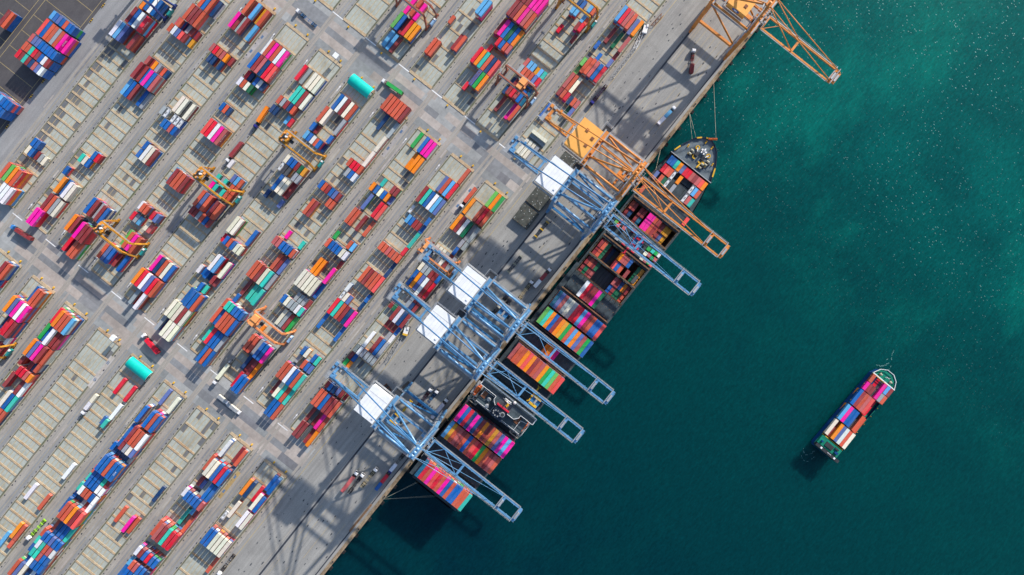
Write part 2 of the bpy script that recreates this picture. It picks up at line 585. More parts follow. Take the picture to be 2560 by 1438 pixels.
m3 = mix(t, 1.0, m1, m2, 'MULTIPLY')
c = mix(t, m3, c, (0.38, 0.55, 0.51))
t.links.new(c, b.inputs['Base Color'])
bp = N(t, 'ShaderNodeBump')
bp.inputs['Strength'].default_value = 0.35
bp.inputs['Distance'].default_value = 0.6
t.links.new(noise(t, coords(t, (0.22, 0.40, 1), rot=0.4), 1.0, 6, 0.62), bp.inputs['Height'])
t.links.new(bp.outputs['Normal'], b.inputs['Normal'])
b.subsurface_method = 'BURLEY'
b.inputs['Subsurface Weight'].default_value = 0.8
b.inputs['Subsurface Radius'].default_value = (0.6, 1.0, 1.0)
b.inputs['Subsurface Scale'].default_value = 14.0
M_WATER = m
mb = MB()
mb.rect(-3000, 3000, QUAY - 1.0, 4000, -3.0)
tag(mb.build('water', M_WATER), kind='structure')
# ------------------------------------------------------------------ containers
FL, TL, CW, CHT = 12.19, 6.06, 2.44, 2.59
TIER = 2.6


def container_mesh(L, name, kind='box'):
    mb = MB()
    x0, x1, y0, y1, H = -L / 2, L / 2, -CW / 2, CW / 2, CHT
    if kind == 'box':
        # corrugated body, set in from the frame
        n = int(L / 0.6)
        pts = []
        for i in range(n + 1):
            u = x0 + 0.08 + (L - 0.16) * i / n
            pts.append((u, y0 + (0.03 if i % 2 else 0.08)))
        for i in range(n, -1, -1):
            u = x0 + 0.08 + (L - 0.16) * i / n
            pts.append((u, y1 - (0.03 if i % 2 else 0.08)))
        mb.prism(pts, 0.12, H - 0.05)
    elif kind == 'open':
        mb.box(x0 + .05, x1 - .05, y0 + .03, y0 + .10, .12, H - .05)
        mb.box(x0 + .05, x1 - .05, y1 - .10, y1 - .03, .12, H - .05)
        mb.box(x0 + .05, x0 + .12, y0 + .1, y1 - .1, .12, H - .05)
        mb.box(x1 - .12, x1 - .05, y0 + .1, y1 - .1, .12, H - .05)
        mb.box(x0 + .1, x1 - .1, y0 + .1, y1 - .1, .10, .8)
    elif kind == 'tank':
        mb.tube((x0 + .35, 0, 1.35), (x1 - .35, 0, 1.35), 1.08, 14)
        mb.box(x0, x1, y0, y0 + .14, 0, .16)
        mb.box(x0, x1, y1 - .14, y1, 0, .16)
        mb.box(-.9, .9, -.35, .35, 2.3, 2.5, 1)
        for u in (-1.6, 1.6):
            mb.cyl(u, 0, 2.3, 2.55, .3, 8, 1)
    # frame: corner posts, top and bottom rails, castings
    for u in (x0, x1 - .14):
        for v in (y0, y1 - .14):
            mb.box(u, u + .14, v, v + .14, 0.12, H - .12)
    if kind != 'tank':
        for v in (y0, y1 - .09):
            mb.box(x0 + .14, x1 - .14, v, v + .09, H - .12, H - 0.01)
            mb.box(x0 + .14, x1 - .14, v, v + .09, .02, .14)
    for u in (x0, x1 - .09):
        mb.box(u, u + .09, y0 + .14, y1 - .14, H - .14, H - 0.012)
        mb.box(u, u + .09, y0 + .14, y1 - .14, .02, .16)
    for u in (x0 - .005, x1 - .175):
        for v in (y0 - .005, y1 - .175):
            for z in (0, H - .12):
                mb.box(u, u + .18, v, v + .18, z, z + .12, 1)
    if kind == 'box':
        # door end: locking bars
        for v in (-.75, -.28, .28, .75):
            mb.tube((x1 + .03, v, .2), (x1 + .03, v, H - .2), .03, 5, 1)
        mb.box(x1 - .01, x1 + .012, -.012, .012, .16, H - .14, 2)
    return mb.mesh(name, [M_CONT, M_STEEL, M_DARK])


def simple_container(mb, u, v, z, L, col, kind='box'):
    hw = CW / 2
    if kind == 'tank':
        mb.tube((u - L / 2 + .3, v, z + 1.3), (u + L / 2 - .3, v, z + 1.3), 1.1, 10, 0, (.72, .74, .76))
        for s in (-1, 1):
            mb.box(u + s * L / 2 - .1, u + s * L / 2 + .1, v - hw, v + hw, z, z + .15, 0, (.3, .3, .32))
            for q in (-1, 1):
                mb.box(u + s * L / 2 - .1, u + s * L / 2 + .1, v + q * hw - .1, v + q * hw + .1, z + .15, z + 2.5, 0, (.5, .5, .52))
            mb.box(u + s * L / 2 - .1, u + s * L / 2 + .1, v - hw, v + hw, z + 2.4, z + 2.55, 0, (.5, .5, .52))
        mb.box(u - .8, u + .8, v - .4, v + .4, z + 2.3, z + 2.5, 0, (.25, .26, .28))
        return
    mb.box(u - L / 2 + .06, u + L / 2 - .04, v - hw + .04, v + hw - .04, z + .05, z + CHT - .04, 0, col)
    dk = tuple(x * .8 for x in col)
    for q in (-1, 1):
        mb.box(u - L / 2, u + L / 2, v + q * (hw - .045) - .045, v + q * (hw - .045) + .045, z + CHT - .13, z + CHT, 0, dk)
    for s in (-1, 1):
        mb.box(u + s * (L / 2 - .06) - .06, u + s * (L / 2 - .06) + .06, v - hw + .09, v + hw - .09, z + CHT - .13, z + CHT - .005, 0, dk)
    for q in (-.72, -.26, .26, .72):
        mb.box(u + L / 2 - .04, u + L / 2 + .03, v + q - .035, v + q + .035, z + .2, z + CHT - .2, 0, (.55, .55, .55))


CROPS = {'1': (0, 0, 3.994), '2': (510, 0, 3.994), '3': (1020, 0, 3.994), '4': (1530, 0, 3.995), '5': (0, 360, 3.994), '6': (510, 360, 3.994),
         '7': (1020, 360, 3.994), 'a': (0, 720, 3.994), 'b': (510, 720, 3.994), 'c': (1020, 660, 3.994), 'd': (0, 1078, 3.994),
         'f': (510, 1078, 3.994), 'e': (930, 0, 10.27), 'g': (670, 300, 11.06), 'h': (960, 590, 8.456), 'i': (930, 690, 6.536)}
GROUPS = """
1 1310 145 F m3 b3 w3 s2 R4
1 1165 285 F w3 l3 s3 . . m3
1 1490 20 F b2 w2 b2 n1
1 1415 40 T o2
1 2010 25 F r3 b3 r3 n2
1 1905 110 F r3 m3 m3 r3
1 1760 175 T h2 r3 n1 k2 m2 m1
1 1735 285 T r3 w3 s3 q3 m3 y1
1 1540 650 T h2 m1 o2 k2 r1 n1
1 1370 700 F m3 m2 b2 p3 b3 h3
1 1285 880 F l2 b2 m2 . b1 k1
1 1785 1035 F c2 c2 x1 c2
1 1645 1120 T k2 W2 . W2 W2 W2
1 1625 1215 T b2 b2 h2 b2
5 310 15 T b2 b2
5 375 75 T c2 b2 m1 k1 c1
5 95 300 F r4 G4* o4 r4
5 60 510 F w4 w4 w4*
5 955 130 T b2 R2
5 805 130 T t2 c2 b2
5 655 260 T b2
5 590 400 F o2* b1 w2 c2
5 590 670 F m2 r2 k2 c2*
5 365 740 F p3 p3*
5 1545 160 F w2 c2 m2*
5 1470 25 T b2
5 1410 105 T b2
5 1055 740 F b3 m3 k2 m3 b3*
5 785 860 F o3 m3 . p4* m4 m4
5 745 1110 F R2 n1 r3 r3*
5 1820 400 F l1 m3 r3 r3 m3*
5 1430 640 T w2 r3* r3 . R3 s3 
5 1310 700 T R2* k2 l2 . c2 h2
5 1340 1010 F G2 r3 p3 r3*
5 1030 1060 F r3* s3 b3 m1 . b2
5 1710 1310 F p2 n2 r2 c2 b2*
5 1360 1310 F o3* R3 w3 s3 R3 r3
a 1390 170 F k2 . w3* 
2 455 75 F r3* . l3 y1 r2
2 305 190 F p2* m2 k2 m3 . l2
2 120 500 T h2 R2* r2 h2 o2 m1
2 60 580 T n2* n2 . n2
2 785 590 F w2 r3 p3 r3 w3 p3*
2 485 590 F b3* m3 h3 n3 R3 q3
2 425 740 T R1* n1 . b2 w2 n2
2 350 800 T w2* r2 c2 d2
2 155 1040 T b1* r1 n1
2 170 1370 F q3 R3 w3 p3 h3*
2 970 725 F R2* k1 . c2 c2 c2
2 1030 1030 F t2 t2 m2 c2*
2 745 985 T r2* k2 m2 n2 r2
2 700 1095 T n2* n2 . . l1 R1
2 1335 1020 F b2* w2 m2 c2 r2
2 1180 1130 F r2* c2 . . . k2
2 1100 1270 T b2* m1 . . . b2
g 1260 560 T l2 b2 w2* r2 b3 n1
2 1945 1240 F r2 r2 r2 r2 r2 m2*
2 1710 1300 F n1* . . k1
e 1080 850 F G2 b2 m1 R2 y2 o2*
e 410 1010 F l2* l1 m1
e 1140 410 T p1 . r3 p2*
e 1310 190 T p1 . r3 p2*
3 775 85 F l4 l4*
3 450 205 T r2*
3 225 450 F r2* r2
3 525 435 F m1 r2*
3 1310 40 F m4 m4 m4 p4 p4* p4
3 1070 90 F m4* m4 r4 p4 h4 r4
3 920 270 F m2* p3 b3 d3 b3 o3
3 1010 490 T R3 b3 r3 h3*
3 820 490 T R1*
3 685 545 F R3* o3 t3 r3 n3 q3
3 735 820 F s3 g3 o3*
3 575 855 T R1*
3 1725 25 T n2* b2 . l3 r3
3 1645 110 T l3* l3 . l2 r2
3 1735 250 T m2 R3*
3 1520 285 T R1*
3 1660 390 T m1*
3 1180 620 T h2* l2 l2 y1 l2 t2
3 1120 680 T k3* r3 r3 r3 s3 R3
3 1015 905 T n1 m3* R3 h3 b3 e2
3 1050 815 T n1* m2 m2 . b2 e2
3 920 1030 F m1* . . p1 r2
4 90 130 F l3* R3 h3 r3 s1 o2
3 2010 355 F m1* . d1 . h2
3 1885 445 T b1*
3 1900 570 T b1*
4 30 570 T m1*
3 2020 620 T s2*
3 1775 645 F r2* r3 h3 b3 R3
3 1740 620 T G2*
3 1690 690 T G1*
3 1600 800 F h2* r2 c2
3 1505 920 T m2* r2 R2 n1 r2 h2
3 1635 1095 T d1 s2*
3 1360 1095 F b1* h1
6 345 390 T s2 l2 r2*
6 140 340 T t2* k1 t2 . r2 r2
6 45 390 T p2* t2 k1 t2 r2 r2
6 130 680 F r3 s3 r3 n1 m3 r3*
5 1905 650 T m2* m2 k2 r2 b2 m2
6 270 200 T w1*
6 300 810 F c3* c3 . . . b2
6 815 140 T c2* b2 b2 m2 d2 y2
6 765 215 T W2* x2 x2 . k2 k2
6 825 450 F b3 c3 c3* m1
6 630 490 T n1*
6 755 590 T s1*
6 345 1060 T R2 b3 r3 b3 c3 c3*
6 205 1265 F w3 l3 . c3*
6 110 1375 T m2 m2*
5 2000 1250 T w2* b1
5 2050 1290 T b2* n1
6 1590 220 T r2 R2 R2 r2*
6 1680 100 F c2*
2 1830 1400 F c2*
6 1450 250 T k2* b2 w2
6 1170 400 T b2* r2 m2 b2 s2 m2
6 1045 620 F r2* m2
6 1275 610 T r2 r2*
6 845 910 T p1*
6 980 1015 T t1*
6 875 1090 T h3 h3 b3 b3 b3 r3*
6 795 1230 F r2 m2 s2*
6 660 1370 F r3 r3 m3 c3 t3 k2*
3 105 1385 F g1* . b2 p2 p2
7 115 230 F o1 o2 o2*
6 1800 390 T t1*
6 1700 435 T o3* b2 c2 b2 o2 s1
6 1930 490 T m2 m2*
6 1635 580 F s2* . . R2 q2
6 1480 720 F r2* r2 . m2 . r1
6 1325 910 T g1*
6 1235 980 T r3* b3 b3 b3 c3 w3
6 1495 1040 T r2 l2*
6 1130 1215 F o2* o2 . . p3
6 1355 1210 T m1*
6 965 1330 F c3* c3 c3 c3 c3 b1
7 575 330 F r2*
7 1190 100 F c1 c1 c1* k1
7 440 470 F s1 r2 l2 R2*
7 130 490 F m2* t2 b2 w2 l2 s2
7 10 690 T W1* . . . . b2
7 25 730 T l2* b2 m2 m2 b1
7 60 960 F t1*
6 2005 1075 T R2*
6 1775 1010 T r2* r2 h2 r2 r2 r2
6 1870 1280 F n1*
6 1745 1390 F r2 m2 r2 r2 q2*
7 905 590 F G1 o1 g1*
7 610 620 F o2* . . r3 R3 r3
7 485 780 F o2* m2 w2 d2 k1 k2
7 555 1020 T k2 k2*
7 465 1080 T b2* x1
h 1090 210 T c1* c1 c1 k1 m1 k1
h 1190 560 T k1 c1* m1 k1
h 800 620 T s1*
c 50 90 T c2* k2 k2 m2 m2 b2
c 165 315 F b2 o2 s2 w2 m2 R2*
i 620 365 T w2* m2 m2
i 565 440 T k2* n2 m2
a 1975 150 F b3 b4 b4 r4*
a 1950 25 T b3* t2
a 1840 290 F c4 c4 c4 m4 c4*
a 1710 450 F k3 . c4 c4 c4*
b 510 100 F m1 . t2 t2 t3*
b 325 85 T b2*
b 375 280 T r3 t4 t4 b4 b4 b4*
b 275 400 F r3 b3 r4 r4 r4 b4*
b 150 575 F t2 R3 b3 b3 k3*
b 40 710 F b3 r3 b3*
b 1025 160 T k2 k2 k2 m1*
b 805 100 T b3* c3 k3 k3 w3 t3
b 870 365 F c2 k2 m2 g2*
b 590 420 T o1*
b 615 680 F r3 r3 k2 b3 b3 p3*
b 515 840 F n1 m1 m2 o2*
b 375 1000 F R2 b4 b4*
b 1390 55 T W2* c2 s2
b 1430 20 T w2*
b 1480 310 F R2 t2 r2 m2 n2 p2*
b 1580 190 T n1*
b 1650 120 T b1*
b 1195 330 F b1* . . . . b1
b 1000 630 T b2* c2 . b2 t2
b 940 705 T k1* . r2 b2 s2
b 945 950 F r3 r3 w3 b3 r3 t3*
b 830 1110 F m1 c2 t2 r2 t2*
b 690 1280 F b2 b2 r2*
b 1870 155 T m1* d1
b 1915 220 F m2* w2 n2 m2
b 1880 300 T m1* m1 m1 b1
b 1900 460 T k1 w1*
b 1800 590 F w2 . m2 b2 k2*
b 1550 550 T c2* w2 k2 k2 k2 k2
b 1500 640 T m1* b1
b 1420 730 T g1* o1
b 1240 950 T m2* b3 n3 s2 m2 m1
b 1300 1230 F r3 r3 b3 m3 m3 r3*
b 1180 1370 F m1 x1 m1 p2 r2*
f 1045 110 F m2 m2 x1 m1 o2*
f 710 570 F b2 b3*
f 425 565 F o2* n2 . R1
f 535 725 F c3 b3*
f 415 905 F c2 . . w3 c3*
f 205 840 T W1*
f 205 1190 F b3 b3 c3 c3 c3 c3*
f 85 1340 F r1*
f 375 285 F w3 . . m1 r2*
f 210 490 F r2 c4 c4 b4 R4 b4*
f 75 640 F k2 b3 b3*
d 1980 490 T m2* s2
d 2010 760 T w3 b4 b4 b4 b4 h4*
d 1950 810 T l2 m2*
d 1850 860 F t1*
d 1870 950 F r2*
d 1730 1110 F r3 h4 m4 t4 R4 R4*
d 1390 1210 T w4* m4 b4 R4 b4 b4
d 1300 1350 T l3 r4* h4 b4 b4 n4
d 1230 1400 F b3* b4 b4 l4 b4
d 1595 640 F n1*
d 1215 840 F r1*
d 1350 960 F p2 r1*
a 1660 1100 F s1* . . c2
a 1550 1370 F b4 . b4 r4 b4*
d 1400 110 F b3 m4 r4 r4 w4*
d 1315 225 T b3 m4 k4 c4 s4*
d 1170 200 T b2 n2 n2 n2 n2 k2*
d 1165 410 F b5 b5 r5 b5 b5*
d 1060 525 T r2 b4 b4 b4 t4 m4*
d 1015 610 T t2 b4 b4 b4 w4 w4*
d 945 700 T t3 w4 r4 r4 b4 w4*
d 880 780 T b2 n2 n2 k3 m3 w4*
d 790 900 F b3 r5 r5 o5 m5 q5*
d 680 1040 F r2 n3 b3 b3 t3*
d 590 1150 T r3 b4 b4 s4 b4 b4*
d 510 1245 T t3 w4 t4 r4 h4 w4*
d 450 1310 T b3 t4 t4 h4 b4 b4*
d 410 1370 T b3 w4 b4 b4 b4*
d 150 1350 F r4* s4 c4 n3 w3 b3
a 1205 990 F R1* . . R1
a 1140 1230 F w1*
a 1035 1350 T b1 t2*
d 700 415 F w1*
d 320 615 F w1* . . . r1
d 180 1010 F o1 r1*
d 20 1070 F l1*
d 130 1140 T r1*
a 690 400 F R3 o4 r4 r4 l4*
a 500 500 F g3 b3 w4* m3 m3
a 415 690 F o4 s4 p4 m4* r3
a 395 820 T r3*
a 155 770 T m3* . m2 n2
a 295 905 T R3 R3 h3 o3*
a 90 910 F m2*
a 270 1015 F m2 w2*
a 115 1140 F c2 b2 t2*
a 50 1310 F r2 r2*
a 425 135 F b2 r3 r3*
a 225 260 F o4 s4 p4 w4 p4*
a 95 440 F n2 R3 R4 m4*
a 100 565 T w2*
a 20 625 F m2 m2*
5 75 1250 F m3 r3*
5 20 1400 T r3 b2*
"""


class Cell:
    __slots__ = ('key', 'tier', 'L', 'u', 'v', 'z', 'sec', 'blk', 'bay', 'lane', 'where', 'host', 'nb', 'row')


ROWS = []
GRP = []
for line in GROUPS.strip().splitlines():
    p = line.split()
    crop, x, y, typ, toks = p[0], float(p[1]), float(p[2]), p[3], p[4:]
    x0, y0, sc = CROPS['1' if crop == 'X' else crop]
    px, py = x0 + x / sc, y0 + y / sc
    ai = next((i for i, k in enumerate(toks) if '*' in k), 0)
    tier = int(toks[ai][1])
    u, v = uv(px, py, tier * TIER)
    L = FL if typ == 'F' else TL
    if crop == 'X':
        GRP.append({'sec': 'X', 'blk': 0, 'u': u, 'L': L, 'it': [(i, v + i * 2.62, k[0], int(k[1])) for i, k in enumerate(toks) if k != '.']})
        continue
    sec = 'A' if u > 58 else ('B' if u > -181 else 'C')
    blk = min(BC, key=lambda i: abs(BC[i] - v))
    lane = max(0, min(5, int(round((v - (BC[blk] - 2.5 * LANE)) / LANE))))
    l0 = max(0, lane - ai)
    if l0 + len(toks) > 6:
        l0 = 6 - len(toks)
    e, d = SEC[sec]
    if sec == 'A':
        u = max(u, e + L / 2 + 1.2)
    else:
        u = min(u, e - L / 2 - 1.2)
    if sec == 'B':
        u = max(u, -166 + L / 2)
    GRP.append({'sec': sec, 'blk': blk, 'u': u, 'L': L, 'it': [(l0 + i, BC[blk] + (l0 + i - 2.5) * LANE, k[0], int(k[1])) for i, k in enumerate(toks) if k != '.']})

# the dark storage yard at the far left: (u centre, v of the first box, length, boxes)
for u_, v_, typ, toks in ((-47.0, -347.6, 'T', 'l4 b4 s4 b4 r4 b4 b4'), (-57.2, -348.0, 'F', 'q4 b4 r4 r4 k4 r4 p4 p3'), (-67.4, -349.2, 'T', 'h4 s4 s4 b4 b4 b4 b4 b4'),
                          (-74.2, -349.4, 'T', 'r4 r4 t4 R4 m4 b4 w4 m4'), (-80.9, -349.6, 'T', 'R4 m4 t4 m4 n4 h4 s4 w4'),
                          (-112.0, -346.0, 'T', 'b4 b4 l4 b4 b4 b4'), (-118.6, -344.5, 'T', 'b4 l4 b4 b4 b4'), (-68.5, -373.5, 'F', 'm3 r3')):
    GRP.append({'sec': 'X', 'blk': len(GRP), 'u': u_, 'L': FL if typ == 'F' else TL, 'it': [(i, v_ + i * 2.66, k[0], int(k[1])) for i, k in enumerate(toks.split())]})

# settle the rows along each strip so that no two boxes share the same ground
for it in range(400):
    moved = False
    for i, g in enumerate(GRP):
        for h in GRP[i + 1:]:
            if g['sec'] != h['sec'] or g['blk'] != h['blk']:
                continue
            need = (g['L'] + h['L']) / 2 + 0.30
            dist = h['u'] - g['u']
            if abs(dist) >= need - 0.01 or not set(q[0] for q in g['it']) & set(q[0] for q in h['it']):
                continue
            push = (need - abs(dist)) / 2
            sg = 1 if dist >= 0 else -1
            g['u'] -= sg * push
            h['u'] += sg * push
            moved = True
    if not moved:
        break
print('SETTLED', it)
for g in GRP:
    row = []
    e, d = SEC.get(g['sec'], (0, 1))
    for lane, v, key, tier in g['it']:
        c = Cell()
        c.key, c.tier, c.L, c.u, c.v, c.sec, c.blk, c.lane = key, tier, g['L'], g['u'], v, g['sec'], g['blk'], lane
        c.bay = max(0, int((g['u'] - e) * d / 6.6))
        c.z = 0.32 + (tier - 1) * TIER
        c.host = 'yard'
        c.row = row
        row.append(c)
    ROWS.append(row)
# ------------------------------------------------------------------ the container ship
M_HULL = simple('ship_hull_paint', (0.012, 0.022, 0.045), 0.45, 0.4)
M_DECK = simple('ship_deck_paint', (0.145, 0.18, 0.205), 0.7, 0.2, 0, 0.35, 0.25)
M_HATCH = simple('hatch_cover_paint', (0.050, 0.068, 0.080), 0.65, 0.25, 0, 0.45, 0.3)
M_HOLD = simple('hold_interior', (0.13, 0.088, 0.055), 0.8, 0.2, 0, 0.5, 0.4)
M_HOUSE = simple('deckhouse_deck', (0.075, 0.10, 0.115), 0.7, 0.2, 0, 0.3, 0.2)
M_LIFEBOAT = simple('lifeboat_orange', (0.85, 0.15, 0.02), 0.4, 0.4)
M_LASH = simple('lashing_bridge_paint', (0.22, 0.125, 0.07), 0.7, 0.2, 0, 0.5, 0.3)
SV0, SP = 26.9, 2.527
WL = -3.0
DK = 8.0                              # main deck
HT = 9.6                              # top of the hatch covers

ship = empty('container_ship', B(10, 44.3, WL))
tag(ship, 'long dark container ship moored at the quay under the harbour cranes, bow up', 'ship')
SHO = Vector(ship.location)


def fin(mb, name, mats, parent, smooth=False):
    o = mb.build(name, mats, parent, smooth)
    o.location = -Vector(parent.location) if parent.parent is None else (0, 0, 0)
    return o


outl = [(-140, 30), (-136, 23.6), (-128, 22.8), (20, 22.8), (60, 23.6), (100, 24.2), (112, 24.5), (122, 25.2), (134.7, 26.8), (144, 29.6), (151, 33.0), (155.5, 37.9),
        (156.9, 42.2), (155.6, 46.2), (152.7, 50.2), (146, 54.8), (134.7, 59.2), (122, 61.8), (110, 63.4), (98, 64.3), (-128, 64.4), (-136, 63.4), (-140, 58.5)]
mb = MB()
n = len(outl)
low = []
for (u, v) in outl:
    k = 0.0 if u < 90 else min(1.0, (u - 90) / 66.0)
    low.append((u - 7 * k, 44.0 + (v - 44.0) * (1 - 0.55 * k)))
a = [B(u, v, WL - 2) for u, v in low] + [B(u, v, DK) for u, v in outl]
mb.poly(a, [(i, (i + 1) % n, n + (i + 1) % n, n + i) for i in range(n)] + [tuple(range(n))])
# deck strips each side and between the bays
mb.box(-138, 40, 22.9, 26.0, DK - .4, DK, 1)
mb.box(40, 104, 24.2, 26.0, DK - .4, DK, 1)
mb.box(-138, 104, 62.6, 64.4, DK - .4, DK, 1)
hold_bays = [(42.5, 6.5), (57.0, 6.6), (89.4, 6.4)]
edges = [-139.0]
for c0, h in hold_bays:
    edges += [c0 - h, c0 + h]
edges.append(134.0)
for i in range(0, len(edges), 2):
    a0, a1 = edges[i], edges[i + 1]
    if a1 > 120:
        mb.prism([(a0, 26), (112, 25), (122, 25.6), (134, 27.2), (134, 58.8), (122, 61.2), (110, 62.7), (a0, 62.6)], DK - .4, DK - .05, 1)
    else:
        mb.box(a0, a1, 26.0, 62.6, DK - .4, DK, 1)
fin(mb, 'hull', [M_HULL, M_HATCH], ship)

for c0, h in hold_bays:
    mb = MB()
    mb.box(c0 - h, c0 + h, 26.0, 62.6, -2.6, -2.2)
    mb.box(c0 - h - .3, c0 - h, 26.0, 62.6, -2.2, DK - .4)
    mb.box(c0 + h, c0 + h + .3, 26.0, 62.6, -2.2, DK - .4)
    mb.box(c0 - h, c0 + h, 25.7, 26.0, -2.2, DK + 1.3)
    mb.box(c0 - h, c0 + h, 62.6, 62.9, -2.2, DK + 1.3)
    for k in range(16):                                      # cell guides
        vv = 26.0 + k * 2.44
        for s in (-1, 1):
            mb.box(c0 + s * (h - .25) - .2, c0 + s * (h - .25) + .2, vv - .12, vv + .12, -2.2, DK)
    fin(mb, 'hold', M_HOLD, ship)

# raised bow deck with bulwark and breakwater
mb = MB()
bow = [p for p in outl if p[0] >= 134.7]
mb.prism(bow, DK, 11.0, 0)
fin(mb, 'bow_deck', M_DECK, ship)
mb = MB()
for i in range(len(bow) - 1):
    (u0, v0), (u1, v1) = bow[i], bow[i + 1]
    mb.beam((u0, v0, 11.4), (u1, v1, 11.4), .35, 1.9)
fin(mb, 'bulwark', M_HULL, ship)
mb = MB()
mb.box(134.3, 134.7, 26.2, 59.6, DK, 12.2)
mb.box(134.25, 134.75, 26.2, 59.6, 12.2, 12.4, 1)
fin(mb, 'breakwater', [M_DARK, M_STEEL], ship)


def bowpt(x, y, z=11.0):              # crop of the bow, 8.99 x
    return uv(1660 + x / 8.9875, 320 + y / 8.9875, z)


for (x, y, a) in ((600, 545, 0), (950, 800, 1), (820, 860, 1)):
    u, v = bowpt(x, y)
    mb = MB()
    for s in (-1.3, 1.3):
        mb.tube((u + s, v - 1.0, 12.0), (u + s, v + 1.0, 12.0), .8, 10)
    mb.box(u - 2.6, u + 2.6, v - .5, v + .5, 11.0, 11.7, 1)
    mb.box(u - .5, u + .5, v + 1.0, v + 2.4, 11.0, 12.6, 1)
    fin(mb, 'mooring_winch', [M_ROPE, M_DARK], ship)
for (x, y) in ((545, 400), (945, 325), (1075, 455), (1085, 825)):
    u, v = bowpt(x, y)
    mb = MB()
    mb.box(u - 1.1, u + 1.1, v - .45, v + .45, 11.0, 11.3)
    for s in (-.65, .65):
        mb.cyl(u + s, v, 11.3, 12.2, .34, 10)
    fin(mb, 'mooring_bitt', M_YELLOW, ship)
for (x, y, x2, y2) in ((755, 445, 730, 590), (995, 635, 865, 695)):
    u, v = bowpt(x, y)
    u2, v2 = bowpt(x2, y2)
    mb = MB()
    for k in range(10):
        a0 = 2 * math.pi * k / 10
        a1 = 2 * math.pi * (k + 1) / 10
        mb.beam((u + 1.2 * math.cos(a0), v + 1.2 * math.sin(a0), 11.6), (u + 1.2 * math.cos(a1), v + 1.2 * math.sin(a1), 11.6), .6, .5, 1)
    mb.tube((u, v, 11.8), (u2, v2, 12.2), .30, 8, 2)
    mb.box(u2 - 1.4, u2 + 1.4, v2 - 1.2, v2 + 1.2, 11.0, 12.6, 0)
    fin(mb, 'anchor_windlass', [M_DARK, M_YELLOW, M_WHITE], ship)
mb = MB()
u, v = bowpt(885, 540)
for q in range(5):
    a0 = q * 1.26
    mb.box(u + 1.5 * math.cos(a0) - .5, u + 1.5 * math.cos(a0) + .5, v + 1.5 * math.sin(a0) - .5, v + 1.5 * math.sin(a0) + .5, 11.0, 12.4)
mb.cyl(u, v, 11.0, 15.0, .5, 8)
mb.beam((u, v, 14.6), (u + 1.8, v - .4, 14.6), .3, .3)
fin(mb, 'fore_mast', M_WHITE, ship)
mb = MB()
pl = [((525, 575), (650, 600)), ((650, 600), (645, 670)), ((645, 670), (690, 695)), ((860, 760), (715, 895)), ((870, 770), (920, 890)), ((760, 750), (790, 790))]
for (p0, p1) in pl:
    a0, a1 = bowpt(*p0), bowpt(*p1)
    mb.beam((a0[0], a0[1], 11.7), (a1[0], a1[1], 11.7), 1.0, .25)
for i in range(len(bow) - 1):
    (u0, v0), (u1, v1) = bow[i], bow[i + 1]
    if i in (0, 2, 3, 7, 9):
        mb.beam((u0 * .8 + u1 * .2, v0 * .8 + v1 * .2, 12.45), (u0 * .3 + u1 * .7, v0 * .3 + v1 * .7, 12.45), .9, .25)
fin(mb, 'walkway', M_YELLOW, ship)
mb = MB()
u, v = bowpt(1095, 250, 12.5)
for k in range(6):
    mb.tube((u - 1.6 + k * .55, v - 2.2 + k * .75, 12.4), (u - 1.0 + k * .55, v - 1.4 + k * .75, 12.4), .75, 8)
fin(mb, 'bow_fender', M_LIFEBOAT, ship)

# hatch covers
hatches = [(-127.5, 1), (-111.5, 1), (-97, 1), (-83.3, 1), (-45.5, 1), (-31.3, 1), (-17, 1), (-1.3, 1), (12.3, 1), (28.5, 1), (73.5, 1), (104.2, 1), (118, .9), (128.6, .8)]
for c0, k in hatches:
    hw = 5.3 if c0 > 125 else (4.6 if c0 > 115 else 6.3)
    for j in range(3):
        v0 = 26.4 + j * 12.2 if k == 1 else 27.4 + j * (10.5 if c0 > 125 else 11.0)
        wd = 12.0 if k == 1 else (10.3 if c0 > 125 else 10.8)
        mb = MB()
        mb.box(c0 - hw, c0 + hw, v0, v0 + wd, DK, HT)
        if c0 in (28.5, -45.5, -17, 104.2, -111.5, 73.5):
            for q in range(4):
                vv = v0 + wd * (q + .5) / 4
                mb.box(c0 - hw + .2, c0 + hw - .2, vv - .06, vv + .06, HT, HT + .05, 1)
                for s in (-1, 0, 1):
                    mb.box(c0 + s * (hw - .5) - .25, c0 + s * (hw - .5) + .25, vv + .9, vv + 1.3, HT, HT + .18, 2)
        fin(mb, 'hatch_cover', [M_HATCH, M_DARK, M_LASH], ship)
# lashing bridges across the ship
for u in (-119.6, -90.2, -38.4, -24.3, -9.0, 5.5, 20.9, 35.6, 49.8, 65.0, 82.2, 96.8, 111.5):
    mb = MB()
    open_bay = 20 < u < 100
    top = 11.6 if open_bay else 10.8
    w = .36
    mb.box(u - w, u + w, 25.2, 63.4, top - .15, top)
    for k in range(11):
        vv = 25.6 + k * 3.74
        mb.box(u - w, u - w + .25, vv, vv + .35, DK, top - .15)
        mb.box(u + w - .25, u + w, vv, vv + .35, DK, top - .15)
    for s in (-1, 1):
        mb.beam((u + s * (w - .06), 25.2, top + 1.0), (u + s * (w - .06), 63.4, top + 1.0), .12, .12)
        for k in range(14):
            vv = 25.3 + k * 2.92
            mb.box(u + s * (w - .06) - .05, u + s * (w - .06) + .05, vv - .05, vv + .05, top, top + 1.0)
    fin(mb, 'lashing_bridge', M_LASH, ship)

# deckhouse
def hp(x, y, z):                      # crop of the deckhouse, 7.99 x
    return uv(1160 + x / 7.99, 920 + y / 7.99, z)


